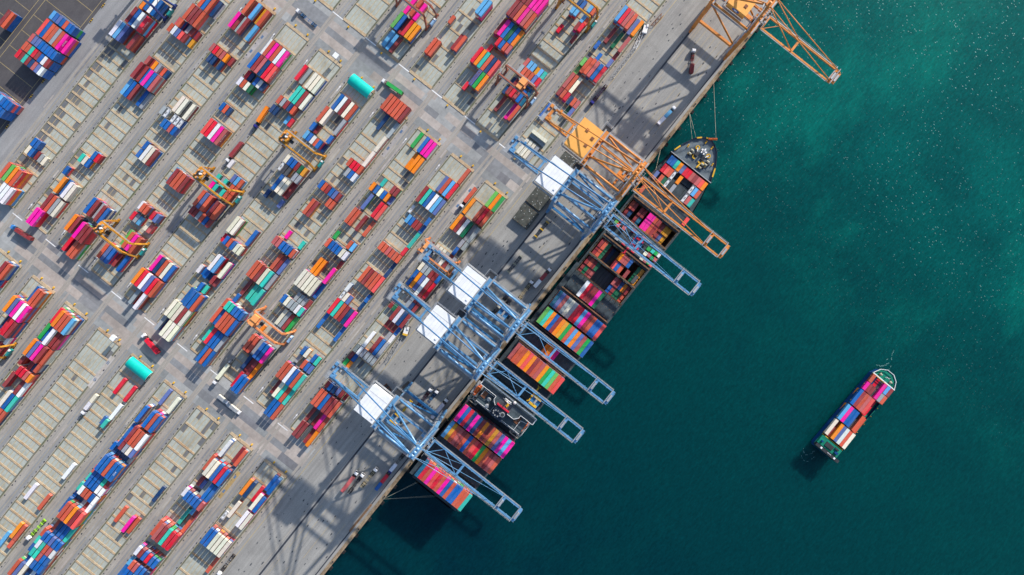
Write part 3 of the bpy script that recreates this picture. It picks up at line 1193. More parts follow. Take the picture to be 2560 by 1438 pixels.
HZ = 26.5
mb = MB()
mb.box(-70.5, -57.5, 26.5, 61.5, DK, HZ - 3.0)
mb.box(-72, -57.0, 24.5, 63.8, DK, 18.5)
fin(mb, 'deckhouse', M_HOUSE, ship)
mb = MB()
mb.box(-60.0, -55.6, 22.2, 64.0, HZ - .9, HZ)
mb.box(-59.6, -56.0, 36.0, 53.5, HZ - 3.0, HZ - .9)
mb.box(-64.5, -57.8, 35.0, 54.5, HZ - 3.0, HZ + .4)
bridge = fin(mb, 'bridge', M_HOUSE, ship)
mb = MB()
mb.box(-56.02, -55.9, 36.5, 53.0, HZ - 2.2, HZ - 1.0)
mb.build('bridge_window', M_GLASS, bridge)
mb = MB()
def rail(pts, z, w=.22):
    for p, q in zip(pts[:-1], pts[1:]):
        mb.beam((p[0], p[1], z), (q[0], q[1], z), w, .3)
        L = math.hypot(q[0] - p[0], q[1] - p[1])
        k = max(1, int(L / 2.5))
        for i in range(k + 1):
            u, v = p[0] + (q[0] - p[0]) * i / k, p[1] + (q[1] - p[1]) * i / k
            mb.box(u - .06, u + .06, v - .06, v + .06, z - 1.1, z)
rail([(-60, 22.3), (-60, 34.8), (-62.5, 35), (-64.6, 37.5), (-64.6, 52.5), (-62, 54.6), (-60, 54.6), (-60, 63.9)], HZ + 1.1, .28)
rail([(-60, 22.3), (-55.6, 22.3), (-55.6, 64), (-60, 64)], HZ + 1.1, .5)
rail([(-70.4, 26.6), (-70.4, 61.4)], HZ - 1.9, .22)
rail([(-70.4, 38), (-62, 38)], HZ - 1.9, .16)
rail([(-66, 27), (-61, 27)], HZ - 1.9)
rail([(-61.5, 27), (-61.5, 36), (-64, 36)], HZ - 1.9)
rail([(-70.4, 57), (-63, 57), (-62, 62)], HZ - 1.9)
rail([(-71.9, 24.6), (-71.9, 63.7)], 19.6, .2)
for vv in (24.5, 63.7):
    rail([(-71.9, vv), (-57.2, vv)], 19.6, .25)
fin(mb, 'railing', M_WHITE, ship)
mb = MB()
fu, fv = hp(700, 900, 29)
mb.box(fu - 4.2, fu + 4.2, fv - 4.2, fv + 4.2, HZ - 3, HZ + 2.5)
mb.box(fu + 3.6, fu + 4.4, fv - 4.6, fv + 4.6, HZ - 3, HZ + 3.3, 1)
for k in range(9):
    a0 = k * .8
    mb.cyl(fu + 1.6 * math.cos(a0) - 1.0, fv - 1.2 + 2.4 * math.sin(a0), HZ + 2.5, HZ + 4.0, .42, 8, 2)
mb.cyl(fu + .6, fv + 2.2, HZ + 2.5, HZ + 4.4, 1.5, 14, 2)
mb.cyl(fu + .6, fv + 2.2, HZ + 4.4, HZ + 4.5, 1.15, 14, 3)
fin(mb, 'funnel', [M_HULL, M_RED, M_STEEL, M_DARK], ship)
for (x, y) in ((495, 650), (455, 780)):
    u, v = hp(x, y, 29)
    mb = MB()
    mb.cyl(u, v, HZ - 3, HZ - 1.6, .8, 12)
    mb.cyl(u, v, HZ - 1.6, HZ - 1.3, 1.35, 16, 0, None, .5)
    fin(mb, 'ventilator', M_STEEL, ship)
mb = MB()
u, v = hp(1015, 725, 34)
mb.cyl(u, v, HZ + .4, HZ + 1.6, .4, 8)
for k in range(5):
    r0 = 1.1 * math.sin(math.pi * (k + .3) / 5.4)
    r1 = 1.1 * math.sin(math.pi * (k + 1.3) / 5.4) if k < 4 else 0.15
    mb.cyl(u, v, HZ + 1.6 + k * .44, HZ + 2.04 + k * .44, max(.2, r0), 12, 0, None, max(.12, r1))
fin(mb, 'radome', M_WHITE, ship, True)
mb = MB()
u, v = hp(820, 735, 32)
for k in range(9):
    a0, a1 = -0.5 + 2.7 * k / 9, -0.5 + 2.7 * (k + 1) / 9
    mb.beam((u + 2.0 * math.cos(a0), v + 2.0 * math.sin(a0), HZ + .6), (u + 2.0 * math.cos(a1), v + 2.0 * math.sin(a1), HZ + .6), 1.5, .3)
fin(mb, 'roof_marking', M_YELLOW, ship)
mb = MB()
u, v = hp(870, 690, 34)
mb.cyl(u, v, HZ, HZ + 9, .35, 8, 0, None, .15)
for z, L in ((HZ + 3.5, 3.0), (HZ + 5.5, 2.2), (HZ + 7.5, 1.2)):
    mb.beam((u, v - L, z), (u, v + L, z), .2, .2)
mb.beam((u + .8, v - 2.4, HZ + 4.2), (u + .8, v + 2.4, HZ + 4.2), .5, .3)
fin(mb, 'radar_mast', M_WHITE, ship)
for (x, y) in ((275, 430), (1205, 1150)):
    u, v = hp(x, y, 21)
    mb = MB()
    rings = []
    for k in range(9):
        f = -1 + 2 * k / 8
        r = 1.55 * math.sqrt(max(0.03, 1 - f * f * .95))
        rings.append((u + f * 4.8, r))
    for (u0, r0), (u1, r1) in zip(rings[:-1], rings[1:]):
        mb.tube((u0, v, 20.6), (u1, v, 20.6), r0, 10, 0, None, r1)
    mb.box(u - 4.2, u - 2.6, v - .8, v + .8, 21.4, 22.8)
    fin(mb, 'lifeboat', M_LIFEBOAT, ship, True)
    mb = MB()
    for s in (-3.2, 3.2):
        mb.beam((u + s, v - 2.4, 18.7), (u + s, v - 2.4, 23), .35, .35)
        mb.beam((u + s, v - 2.4, 23), (u + s, v + .2, 22.8), .3, .3)
    mb.box(u - 5, u + 5, v - 2.8, v + 2.2, 18.4, 18.7)
    fin(mb, 'davit', M_STEEL, ship)
for (x, y) in ((200, 620), (1040, 1290)):
    u, v = hp(x, y, 21)
    mb = MB()
    for s in (-1, 1):
        mb.beam((u - 2.6, v + s * 3.4, 19.7), (u + 2.6, v + s * 3.4, 19.7), .45, .4)
        mb.beam((u + s * 2.6, v - 3.4, 19.7), (u + s * 2.6, v + 3.4, 19.7), .45, .4)
        mb.beam((u - 2.6, v - s * 3.4, 19.7), (u + 2.6, v + s * 3.4, 19.7), .35, .3)
        mb.beam((u + s * 2.6, v - 3.4, 8), (u + s * 2.6, v - 3.4, 19.5), .3, .3)
        mb.beam((u + s * 2.6, v + 3.4, 8), (u + s * 2.6, v + 3.4, 19.5), .3, .3)
    fin(mb, 'provision_crane_frame', M_ROPE, ship)
for (x, y) in ((400, 555), (1060, 1075)):
    u, v = hp(x, y, 28.5)
    mb = MB()
    mb.box(u - 2.2, u + 2.2, v - 1.6, v + 1.6, HZ - 3, HZ - 2.6)
    fin(mb, 'deck_hatch', M_RUST, ship)

# what the ship carries: (u centre, first lane, tiers per colour letter)
SHIP_ROWS = [
    ('in the sternmost stack of the ship', -127.5, 0, 'F', HT, 'e4 R4 r4 p4 q4 R4 r4 p4 b4 r4 b4 b4 r4 r4 t4'),
    ('in the third ship stack behind the bridge', -97.0, -1, 'F', HT, 'l4 y4 r4 h4 m4 r4 b4 r4 q4 R4 g4 o4 r4 m4 h4 r4'),
    ('in the ship stack just behind the bridge', -83.3, -1, 'F', HT, 'p5 b5 R5 n5 p5 n5 m5 o5 m5 r5 y5 h5 s5 p5 l5 p5'),
    ('in the ship stack forward of the bridge', -31.3, 0, 'F', HT, 'h3 r4 r4 o4 q4 o4 m4 r4 h4 o4 g4 t4 G4 r4 q4'),
    ('in the near-empty ship bay under the crane boom', -17.0, 6, 'F', HT, 'o1 o2 R2 p1'),
    ('in the ship stack mostly of orange and green', -1.3, 0, 'F', HT, 'G4 t4 o4 b4 m4 o4 y4 g4 r4 l4 o4 s4 h4 g4 b4'),
    ('in the ship stack with the double crimson roof', 12.3, 0, 'F', HT, 'e3 s3 h3 k3 c3 k3 R3 R3 l3 p3 m3 r3 b3 b3 q3'),
    ('on the hatch cover amidships', 28.5, 4, 'F', HT, 'w1 R1 m1 m1 p1 d1'),
    ('on the forward hold beside the orange crane boom', 89.4, 6, 'F', DK - 2.0, 'p1 p1 r1 m1'),
]
ship_cells = []


def ship_cell(where, u, lane, L, key, z, tier=1, name='ship'):
    c = Cell()
    c.key, c.tier, c.L, c.u, c.v, c.z = key, tier, L, u, SV0 + lane * SP, z
    c.sec, c.blk, c.bay, c.lane, c.host, c.where = 'S', where, 0, lane, 'ship', where
    return c


ship_low = []                        # lower and small boxes that join the stuff object
for where, u, l0, typ, zb, toks in SHIP_ROWS:
    row = []
    for i, k in enumerate(toks.split()):
        if k == '.':
            continue
        tier = int(k[1])
        c = ship_cell(where, u, l0 + i, FL, k[0], zb + (tier - 1) * TIER, tier)
        row.append(c)
        for t_ in range(tier - 1):
            ship_low.append((u, c.v, zb + t_ * TIER, FL, random.choice('rrmmbbnpogwkhqR'), 'box'))
    ROWS.append(row)
    ship_cells += row
for u, row_ in ((130.0, 'b b t o s R R h m h q o'), (123.2, 'R q r W . o . . . W l r'), (116.2, 's r d W . k . . . W h t')):
    for i, k in enumerate(row_.split()):
        if k == '.':
            continue
        v = 29.4 + i * 2.54 - (1.4 if u < 120 and i == 0 else 0)
        kind = 'box'
        kk = k
        if k == 'W':
            kk, kind = 'k', 'tank'
        ship_low.append((u, v, HT, TL, kk, kind))
for u, lane, k in ((104.0, 0, 'r'), (104.5, 14, 'q'), (54.0, 13, 'x')):
    ship_low.append((u, SV0 + lane * SP, HT, TL, k, 'box'))
# the two open holds amidships
k_hold = lambda z_: z_ > -2.0
for u, half, z, row_ in (
        (57.0, FL, 2.4, 'm r d . . . . . . . . . d y'), (60.2, TL, 8.0, '. . . . . . o h h b . . . .'), (53.7, TL, 7.2, '. . . . . . q b r . m . . .'),
        (45.6, TL, 1.6, 'm r m d . . . . . h m n o m'), (39.3, TL, 1.0, 'm d m h . . . . . b m d d r'), (42.5, FL, -2.1, '. . . . x x x x x . . . . .'), (57.0, FL, -2.1, '. . . m n x m m . . . . . .'),
        (92.5, TL, 1.5, 'r m . m m . . . . . m y y .'), (86.2, TL, .8, 'm n . m e . . . . . m s y .'), (89.4, FL, DK - 4.6, '. . . . . . r m h r . . . .'),
        (89.4, FL, DK - 7.2, '. . . . . . b m m n . . . .')):
    z = z + 2.2 if z < 2.6 and k_hold(z) else z
    for i, k in enumerate(row_.split()):
        if k != '.':
            ship_low.append((u, SV0 + (i + .5) * SP, z, half, k, 'box'))
            if z > 3 and u < 70:
                for q in range(1, 3):
                    ship_low.append((u, SV0 + (i + .5) * SP, z - q * TIER, half, 'm', 'box'))
# small crates lashed on the hatch between the two forward holds
bins = []
for (x, y, k) in ((460, 430, 'G'), (520, 500, 'q'), (545, 345, 'G'), (590, 390, 'q'), (640, 560, 'h'), (870, 570, 'R'), (1060, 715, 'R'), (640, 865, 'R'), (825, 1015, 'R'), (500, 765, 'k'),
                  (880, 790, 'b'), (900, 745, 'b'), (930, 850, 'q'), (1130, 980, 'g'), (1210, 1030, 't'), (1280, 1075, 'g'), (1335, 1115, 'w'), (1065, 1075, 'c'), (995, 1165, 'c'),
                  (1135, 1105, 'h'), (1060, 1215, 'h'), (1195, 1165, 'g'), (1130, 1255, 'g'), (1265, 1205, 'h'), (1185, 1305, 'q')):
    u, v = uv(1480 + x / 7.99, 500 + y / 7.99, 11.0)
    u = min(79, max(66.5, u))
    v = min(62, max(27, v))
    bins.append((u, v, k))

# mooring ropes
ropes = [((1788, 208), (1791, 352)), ((1727, 284), (1731, 348)), ((1727, 284), (1741, 345)), ((1668, 385), (1640, 425)), ((962, 1252), (1062, 1198)), ((962, 1252), (1052, 1206)),
         ((962, 1252), (1100, 1246)), ((962, 1252), (1092, 1243))]
rope_words = ['longest pale rope running from the upper quay to the ship bow', 'left strand of the short rope pair off the bow', 'right strand of the short rope pair off the bow',
              'thin spring line from the ship shoulder to the quay', 'upper strand of the slanting stern rope pair', 'lower strand of the slanting stern rope pair',
              'upper strand of the level stern rope pair', 'lower strand of the level stern rope pair']
for (p, q), wds in zip(ropes, rope_words):
    u0, v0 = uv(p[0], p[1], .6)
    u1, v1 = uv(q[0], q[1], 12)
    mb = MB()
    z1 = 11.5 if u1 > 0 else 8.0
    mb.tube((u0, min(v0, QUAY - .6), .6), (u1, max(v1, 22.5), z1), .10 if u1 > 0 else .06, 6)
    tag(mb.build('mooring_rope', M_ROPE), wds, 'rope', 'mooring ropes')
# ------------------------------------------------------------------ barge in the harbour
M_BHULL = simple('barge_hull_paint', (0.004, 0.05, 0.20), 0.5)
M_BDECK = simple('barge_deck_green', (0.006, 0.22, 0.145), 0.7, 0.2, 0, 0.4, 0.5)
BU, BV, BA = 75.5, 232.4, math.radians(-1.5)
barge = empty('river_barge', B(BU, BV, WL), BA)
tag(barge, 'small container barge with green decks under way alone in the harbour', 'barge')


def bl(mb, name, mats, smooth=False):
    return mb.build(name, mats, barge, smooth)


Z0 = 0.0
bo = [(-33, -7.6), (-31.5, -8.9), (30, -8.9), (34.5, -6.6), (37.0, -2.6), (37.0, 2.6), (34.5, 6.6), (30, 8.9), (-31.5, 8.9), (-33, 7.6)]
n = len(bo)
mb = MB()
mb.poly([B(u * .985, v * .95, -1.5) for u, v in bo] + [B(u, v, 5.6) for u, v in bo], [(i, (i + 1) % n, n + (i + 1) % n, n + i) for i in range(n)] + [tuple(range(n))])
bl(mb, 'hull', M_BHULL)
mb = MB()
mb.prism([(29.4, -8.8), (34.3, -6.5), (36.8, -2.6), (36.8, 2.6), (34.3, 6.5), (29.4, 8.8)], 4.9, 5.2)
mb.prism([(-23.2, -8.8), (-23.2, 8.8), (-31.4, 8.8), (-32.8, 7.5), (-32.8, -7.5), (-31.4, -8.8)], 4.9, 5.2)
mb.box(-23.2, 29.4, -8.85, -8.55, 4.9, 5.2)
mb.box(-23.2, 29.4, 8.55, 8.85, 4.9, 5.2)
mb.box(-23.2, 29.4, -8.5, 8.5, 2.0, 2.4)
bl(mb, 'deck', M_BDECK)
mb = MB()
for i in range(n):
    a0, a1 = bo[i], bo[(i + 1) % n]
    if a0[0] > 29 and a1[0] > 29:
        mb.beam((a0[0], a0[1], 6.6), (a1[0], a1[1], 6.6), .3, .5)
        mb.beam((a0[0], a0[1], 5.5), (a0[0], a0[1], 6.6), .2, .2)
mb.beam((29.5, -9.2, 7.0), (29.5, 9.2, 7.0), .6, .3)
for vv in (-9, -4, 0, 4, 9):
    mb.beam((29.5, vv, 5.1), (29.5, vv, 7.0), .25, .25)
bl(mb, 'bow_rail', M_WHITE)
mb = MB()
for vv in (-4.2, 4.2):
    mb.tube((32.0, vv - .9, 6.2), (32.0, vv + .9, 6.2), .7, 10)
    mb.box(30.9, 33.1, vv - .3, vv + .3, 5.2, 6.0)
bl(mb, 'winch', M_ROPE)
mb = MB()
mb.cyl(32.6, 0, 5.2, 11, .28, 8, 0, None, .12)
mb.beam((32.6, -1.2, 8.2), (32.6, 1.2, 8.2), .2, .2)
bl(mb, 'mast', M_WHITE)
# accommodation at the stern
mb = MB()
mb.box(-29.9, -24.0, -8.4, 8.4, 5.2, 7.0, 0)
mb.box(-28.5, -25.5, -3.5, 2.5, 7.0, 7.6, 1)
mb.box(-26, -25, 3.2, 6.2, 7.0, 7.8, 1)
mb.box(-28.5, -27, 4.5, 7, 7.0, 8.2, 2)
mb.box(-28, -27, -7, -5.5, 7.0, 7.9, 2)
bl(mb, 'deckhouse', [M_BDECK, M_DARK, M_BHULL])
mb = MB()
mb.box(-32.6, -30.6, -9.6, 9.6, 7.2, 10.2, 0)
mb.box(-30.6, -30.5, -9, 9, 8.6, 9.8, 1)
mb.box(-32.4, -30.8, -8.0, 8.0, 5.2, 7.2, 0)
bl(mb, 'wheelhouse', [M_DARK, M_GLASS])
mb = MB()
for vv in (-5.5, 5.5):
    mb.box(-32.2, -31.0, vv - .6, vv + .6, 10.2, 10.9)
mb.cyl(-31.6, 0, 10.2, 14, .2, 8, 0, None, .1)
mb.beam((-31.6, -1.5, 12.9), (-31.6, 1.5, 12.9), .2, .2)
bl(mb, 'roof_equipment', M_WHITE)
mb = MB()
mb.beam((-23.3, -8.7, 6.0), (-23.3, 8.7, 6.0), .4, .4)
mb.beam((29.15, -8.7, 6.0), (29.15, 8.7, 6.0), .3, .4)
for s in (-1, 1):
    for k in range(8):
        mb.box(-22 + k * 7, -21.6 + k * 7, s * 8.75 - .12, s * 8.75 + .12, 5.2, 6.2)
bl(mb, 'coaming_post', M_YELLOW)


def bpos(u, v):
    c_, s_ = math.cos(BA), math.sin(BA)
    x, y = u * c_ + v * s_, u * s_ - v * c_
    return BU + x, BV - y


BARGE_ROWS = [
    ('in the aft row of the harbour barge', -16.2, 0, FL, 'c2 m1 o2 s2 w2 r2 c2'),
    ('in the second row from the barge stern', -3.2, 0, FL, 'l2 p2 b2 b2 x1 r2 r1'),
    ('in the second row from the barge bow', 9.9, 0, FL, 'b2 m2 r2 h2 q2 R1 .'),
    ('in the foremost row of the barge', 22.6, 4, FL, 'p2'),
]
barge_cells = []
barge_low = []
for where, uc, l0, L, toks in BARGE_ROWS:
    row = []
    for i, k in enumerate(toks.split()):
        if k == '.':
            continue
        lane = l0 + i
        u, v = bpos(uc, (lane - 3) * 2.46 - .15)
        c = Cell()
        c.key, c.tier, c.L, c.u, c.v = k[0], int(k[1]), L, u, v
        c.z = WL + 2.5 + (c.tier - 1) * TIER
        c.sec, c.blk, c.bay, c.lane, c.host, c.where = 'H', where, 0, lane, 'barge', where
        row.append(c)
        if c.tier > 1:
            barge_low.append((u, v, WL + 2.5, L, random.choice('rmbgo'), 'box'))
    ROWS.append(row)
    barge_cells += row
for uc, toks in ((25.9, 'r n R x . l m'), (19.5, 'p m m x . k r')):
    for i, k in enumerate(toks.split()):
        if k != '.':
            u, v = bpos(uc, (i - 3) * 2.49)
            tz = 1 if k in 'rpmkl' else 0
            barge_low.append((u, v, WL + 2.5 + tz * TIER, TL, k, 'box'))
            if tz:
                barge_low.append((u, v, WL + 2.5, TL, 'm', 'box'))

# foam stirred up round the barge
M_FOAM = simple('water_foam', (0.10, 0.24, 0.23), 0.8)
mb = MB()
rf = random.Random(11)
for (cu, cv, r0, a_0, a_1, k_) in ((-36.5, -6.0, 4.2, 1.2, 4.6, 26), (-38.5, -4.5, 6.0, 1.6, 4.0, 16), (40.5, -3.5, 5.2, 1.3, 3.4, 16), (44.0, -8.0, 7.5, 1.0, 3.1, 20), (48.0, -12, 10, .9, 2.6, 16)):
    for q in range(k_):
        if rf.random() < .5:
            continue
        a0 = a_0 + (a_1 - a_0) * q / k_
        r = r0 + rf.uniform(-.5, .5)
        w, l_ = rf.uniform(.10, .34), rf.uniform(.25, .8)
        pu, pv = cu + r * math.cos(a0), cv + r * math.sin(a0) * .8
        tu, tv = -math.sin(a0), math.cos(a0)
        pts = []
        for s1, s2 in ((-1, 0), (-.3, -1), (.5, -.8), (1, 0), (.4, .9), (-.4, .8)):
            x, y = bpos(pu + tu * l_ * s1 + tv * w * s2, pv + tv * l_ * s1 - tu * w * s2)
            pts.append(B(x, y, WL + .03))
        mb.poly(pts, [tuple(range(6))])
tag(mb.build('foam', M_FOAM), 'broken white foam stirred up at the barge bow and stern', 'foam', kind='stuff')

# ------------------------------------------------------------------ ship-to-shore cranes
M_CBLUE = simple('crane_blue', (0.125, 0.305, 0.53), 0.30, 0.6, 0, 0.35, 0.4)
M_CBLUE2 = simple('crane_deep_blue', (0.04, 0.18, 0.39), 0.38, 0.5, 0, 0.3, 0.4)
M_CORANGE = simple('crane_orange', (0.68, 0.25, 0.055), 0.45, 0.4, 0, 0.25, 0.2)
M_HOUSEO = simple('crane_house_orange', (0.86, 0.42, 0.10), 0.5, 0.3, 0, 0.12, 0.15)
M_HOUSEW = simple('crane_house_white', (0.80, 0.81, 0.83), 0.5, 0.3, 0, 0.12, 0.25)
LV, WV = -13.0, 16.5                  # landside and waterside rails


def sts_crane(name, M1, M2, MH, u_off=11.0, zg=46.0, tip=88.5, back=-53.0, house=(-28.6, -15.0, 9.3), apex=76.0):
    r = empty(name, (0, 0, 0))

    def p(mb, nm, mats, parent=r, smooth=False):
        return mb.build(nm, mats, parent, smooth)

    for v in (LV, WV):
        for s in (-1, 1):
            mb = MB()
            mb.hexa([B(s * u_off + a * 1.0, v + b_ * 1.2, 3.6) for a, b_ in ((-1, -1), (1, -1), (1, 1), (-1, 1))] +
                    [B(s * u_off + a * .8, v + b_ * .9, zg + 2.5) for a, b_ in ((-1, -1), (1, -1), (1, 1), (-1, 1))])
            p(mb, 'leg', [M1])
            mb = MB()
            for k in range(4):
                cu = s * u_off + (k - 1.5) * 2.0
                mb.tube((cu, v - .25, .55), (cu, v + .25, .55), .5, 10)
                mb.box(cu - .8, cu + .8, v - .5, v + .5, .9, 1.5, 1)
            mb.box(s * u_off - 3.8, s * u_off + 3.8, v - .6, v + .6, 1.4, 2.2, 1)
            p(mb, 'wheel_bogie', [M_DARK, M1])
        mb = MB()
        mb.box(-u_off - 3.2, u_off + 3.2, v - .9, v + .9, 2.2, 3.8)
        p(mb, 'sill_beam', [M1])
        mb = MB()
        mb.box(-u_off - .9, u_off + .9, v - 1.1, v + 1.1, zg + .2, zg + 3.0)
        mb.box(-u_off - .5, u_off + .5, v - 1.5, v - 1.1, zg + 3.0, zg + 3.1, 1)
        p(mb, 'portal_beam', [M1, M_STEEL])
    for s in (-1, 1):
        mb = MB()
        mb.beam((s * u_off, LV, 15.5), (s * u_off, WV, 15.5), 1.5, 2.2)
        p(mb, 'tie_beam', [M2])
        mb = MB()
        mb.tube((s * u_off, LV, zg + 1.6), (s * u_off, WV, zg + 1.6), .75, 10)
        p(mb, 'upper_tie', [M1], r, True)
        mb = MB()
        mb.tube((s * u_off, LV + .6, zg - .5), (s * u_off, WV - .6, 17), .62, 10)
        p(mb, 'diagonal_brace', [M2], r, True)
        # main girder and boom
        mb = MB()
        mb.beam((s * 4.3, back, zg - .5), (s * 4.3, 19.5, zg - .5), 1.1, 1.5)
        mb.box(s * 4.3 + s * .7, s * 4.3 + s * 1.5, -53, 18, zg - .4, zg - .25, 1)
        mb.beam((s * 5.75, back, zg + .8), (s * 5.75, 18, zg + .8), .08, .08, 1)
        p(mb, 'girder', [M1, M_STEEL])
        mb = MB()
        mb.beam((s * 4.3, 20.0, zg - .3), (s * 4.3, tip, zg - .3), 1.0, 1.1)
        mb.box(min(s * 5.0, s * 5.5), max(s * 5.0, s * 5.5), 21, tip - 2, zg + .05, zg + .12, 1)
        mb.beam((s * 5.7, 21, zg + .8), (s * 5.7, tip - 2, zg + .8), .09, .09, 1)
        for k in range(22):
            vv = 22 + k * (tip - 25) / 21
            mb.beam((s * 5.7, vv, zg - .2), (s * 5.7, vv, zg + .8), .08, .08, 1)
        for k in range(6):
            vv = 28 + k * (tip - 34) / 5
            mb.box(s * 4.3 - .7, s * 4.3 + .7, vv - .25, vv + .25, zg - 1.0, zg + .35, 0)
        p(mb, 'boom', [M1, M_STEEL])
        # A-frame
        mb = MB()
        mb.tube((s * (u_off - .4), WV, zg + 2.5), (s * 3.6, 14.8, apex), .62, 10)
        p(mb, 'mast_leg', [M1], r, True)
        mb = MB()
        mb.tube((s * 6.3, LV + .5, zg + 2.6), (s * 3.0, 14.2, apex - 1), .66, 10)
        p(mb, 'back_leg', [M1], r, True)
        mb = MB()
        mb.tube((s * 3.0, 14.5, apex), (s * 4.3, back + 3, zg + .4), .40, 8)
        p(mb, 'back_stay', [M2], r, True)
        for vv in (43.8, 75.5):
            mb = MB()
            mb.tube((s * 3.0, 15, apex), (s * 4.0, vv, zg + .4), .15 if MH is M_HOUSEW else .3, 8)
            p(mb, 'fore_stay', [M1], r, True)
    mb = MB()
    mb.box(-4.2, 4.2, 13.2, 16.2, apex - 1.2, apex + .8)
    for k in (-2.4, 0, 2.4):
        mb.tube((k, 14.2, apex + 1.3), (k, 15.4, apex + 1.3), 1.0, 12, 0)
    mb.box(-5.2, 5.2, 12.2, 13.0, apex - 1.0, apex - .8, 2)
    p(mb, 'mast_head', [M1, M_STEEL, M_STEEL])
    for vv, w in ((20.6, 1.6), (43.8, 1.4), (75.5, 1.8), (tip - .8, 2.2), (back + .8, 1.6), (-32.0, 1.2)):
        mb = MB()
        mb.box(-3.75, 3.75, vv - w / 2, vv + w / 2, zg - .8, zg + .4)
        if vv > 70:
            mb.box(-5.6, 5.6, vv - 1.6, vv - 1.2, zg + .4, zg + 1.4, 1)
            mb.box(-2.6, 2.0, vv - .7, vv + .5, zg + .4, zg + 1.3, 1)
            for q in (-4.6, -1.6, 1.4, 4.4):
                mb.beam((q, vv + .8, zg + .2), (q, vv + .8, zg + 1.7), .12, .12, 1)
        p(mb, 'cross_tie', [M1, M_STEEL])
    mb = MB()
    mb.beam((4.0, 29, zg - .2), (-4.0, 43.5, zg - .2), .34, .34)
    mb.beam((4.0, 29, zg - .2), (-4.0, 21.5, zg - .2), .34, .34)
    p(mb, 'boom_brace', [M1])
    # walkways, ladders and rails over the portal
    for s in (-1, 1):
        mb = MB()
        mb.box(min(s * (u_off + .9), s * (u_off + 1.9)), max(s * (u_off + .9), s * (u_off + 1.9)), LV + 1, WV - 1, zg + .9, zg + 1.0)
        mb.beam((s * (u_off + 1.9), LV + 1, zg + 2.0), (s * (u_off + 1.9), WV - 1, zg + 2.0), .10, .10)
        for k in range(12):
            vv = LV + 1.5 + k * 2.45
            mb.beam((s * (u_off + 1.9), vv, zg + 1.0), (s * (u_off + 1.9), vv, zg + 2.0), .09, .09)
        p(mb, 'walkway', [M_STEEL])
        mb = MB()
        for k in range(9):
            z0 = 4 + k * 4.6
            a_, b_ = (-2.0, 2.0) if k % 2 else (2.0, -2.0)
            mb.beam((s * u_off + a_, WV - 2.0, z0), (s * u_off + b_, WV - 2.0, z0 + 4.6), .9, .14)
            mb.box(s * u_off + b_ - .7, s * u_off + b_ + .7, WV - 2.7, WV - 1.2, z0 + 4.55, z0 + 4.65)
        p(mb, 'stair', [M_STEEL])
    for vv in (LV, WV):
        mb = MB()
        for s in (-1, 1):
            mb.beam((-u_off - 1.4, vv + s * 1.9, zg + 4.0), (u_off + 1.4, vv + s * 1.9, zg + 4.0), .10, .10)
            mb.box(-u_off - 1.4, u_off + 1.4, min(vv + s * 1.1, vv + s * 2.0), max(vv + s * 1.1, vv + s * 2.0), zg + 2.9, zg + 3.0)
            for k in range(11):
                uu = -u_off - 1 + k * (2 * u_off + 2) / 10
                mb.beam((uu, vv + s * 1.9, zg + 3.0), (uu, vv + s * 1.9, zg + 4.0), .09, .09)
        rw = random.Random(int(vv) + 40)
        for k in range(7):
            uu = rw.uniform(-u_off, u_off)
            mb.box(uu - rw.uniform(.3, .9), uu + .6, vv - .7, vv + .7, zg + 3.0, zg + rw.uniform(3.4, 4.4), 1)
        p(mb, 'beam_platform', [M_STEEL, M1])
    # hinge machinery, lifts, platforms
    mb = MB()
    rn = random.Random(5)
    for k in range(26):
        uu, vv = rn.uniform(-5.5, 5.5), rn.uniform(12.5, 20.5)
        a, b_ = rn.uniform(.3, 1.1), rn.uniform(.3, 1.1)
        mb.box(uu - a, uu + a, vv - b_, vv + b_, zg + .4, zg + rn.uniform(1.0, 3.2), rn.choice((0, 1, 2, 2)))
    for k in range(10):
        uu = rn.uniform(-6, 6)
        mb.beam((uu, 12, zg + 3.2), (uu + rn.uniform(-2, 2), 20.5, zg + 3.2), .14, .14, 1)
    mb.beam((-7, 12.2, zg + 3.6), (7, 12.2, zg + 3.6), .16, .16, 1)
    mb.beam((-7, 20.3, zg + 3.6), (7, 20.3, zg + 3.6), .16, .16, 1)
    p(mb, 'hinge_machinery', [M1, M_STEEL, M_DARK])
    mb = MB()
    for k in range(2):
        zz = zg + .6 + 2.4 * k
        for q in ((u_off - 2, LV - 4.4, u_off + 5.2, LV - 4.4), (u_off + 5.2, LV - 4.4, u_off + 5.2, LV + 1.6), (u_off + 5.2, LV + 1.6, u_off, LV + 1.6), (u_off - 2, LV - 4.4, u_off - 2, LV - 1)):
            mb.beam((q[0], q[1], zz), (q[2], q[3], zz), .16, .16)
    mb.box(u_off + .8, u_off + 4.4, LV - 3.4, LV + .8, zg - .4, zg - .2, 1)
    mb.box(u_off + 1.6, u_off + 3.2, LV - 2.6, LV - .9, 4, zg - .4, 1)
    p(mb, 'lift_tower', [M_STEEL, M_DARK])
    # machinery house
    mb = MB()
    v0, v1, hw = house
    mb.box(-hw, hw, v0, v1, zg + .2, zg + 6.0, 0)
    mb.box(-hw - .25, hw + .25, v0 - .25, v1 + .25, zg + 6.0, zg + 6.25, 0)
    if MH is M_HOUSEW:
        mb.box(hw - 4.0, hw - 3.85, v0 + .3, v1 - .3, zg + 6.25, zg + 6.33, 1)
        for k in range(5):
            mb.box(-hw + .3, hw - 4.3, v0 + 2.2 + k * 2.3, v0 + 2.26 + k * 2.3, zg + 6.25, zg + 6.30, 1)
        mb.box(-hw + 2, -hw + 3.4, v1 - 2.2, v1 - 1.0, zg + 6.25, zg + 6.7, 0)
        for k in range(5):
            mb.box(-hw + 1.5 + k * 3.6, -hw + 3.3 + k * 3.6, v0 - .9, v0 - .25, zg + 3.5, zg + 5.4, 1)
    else:
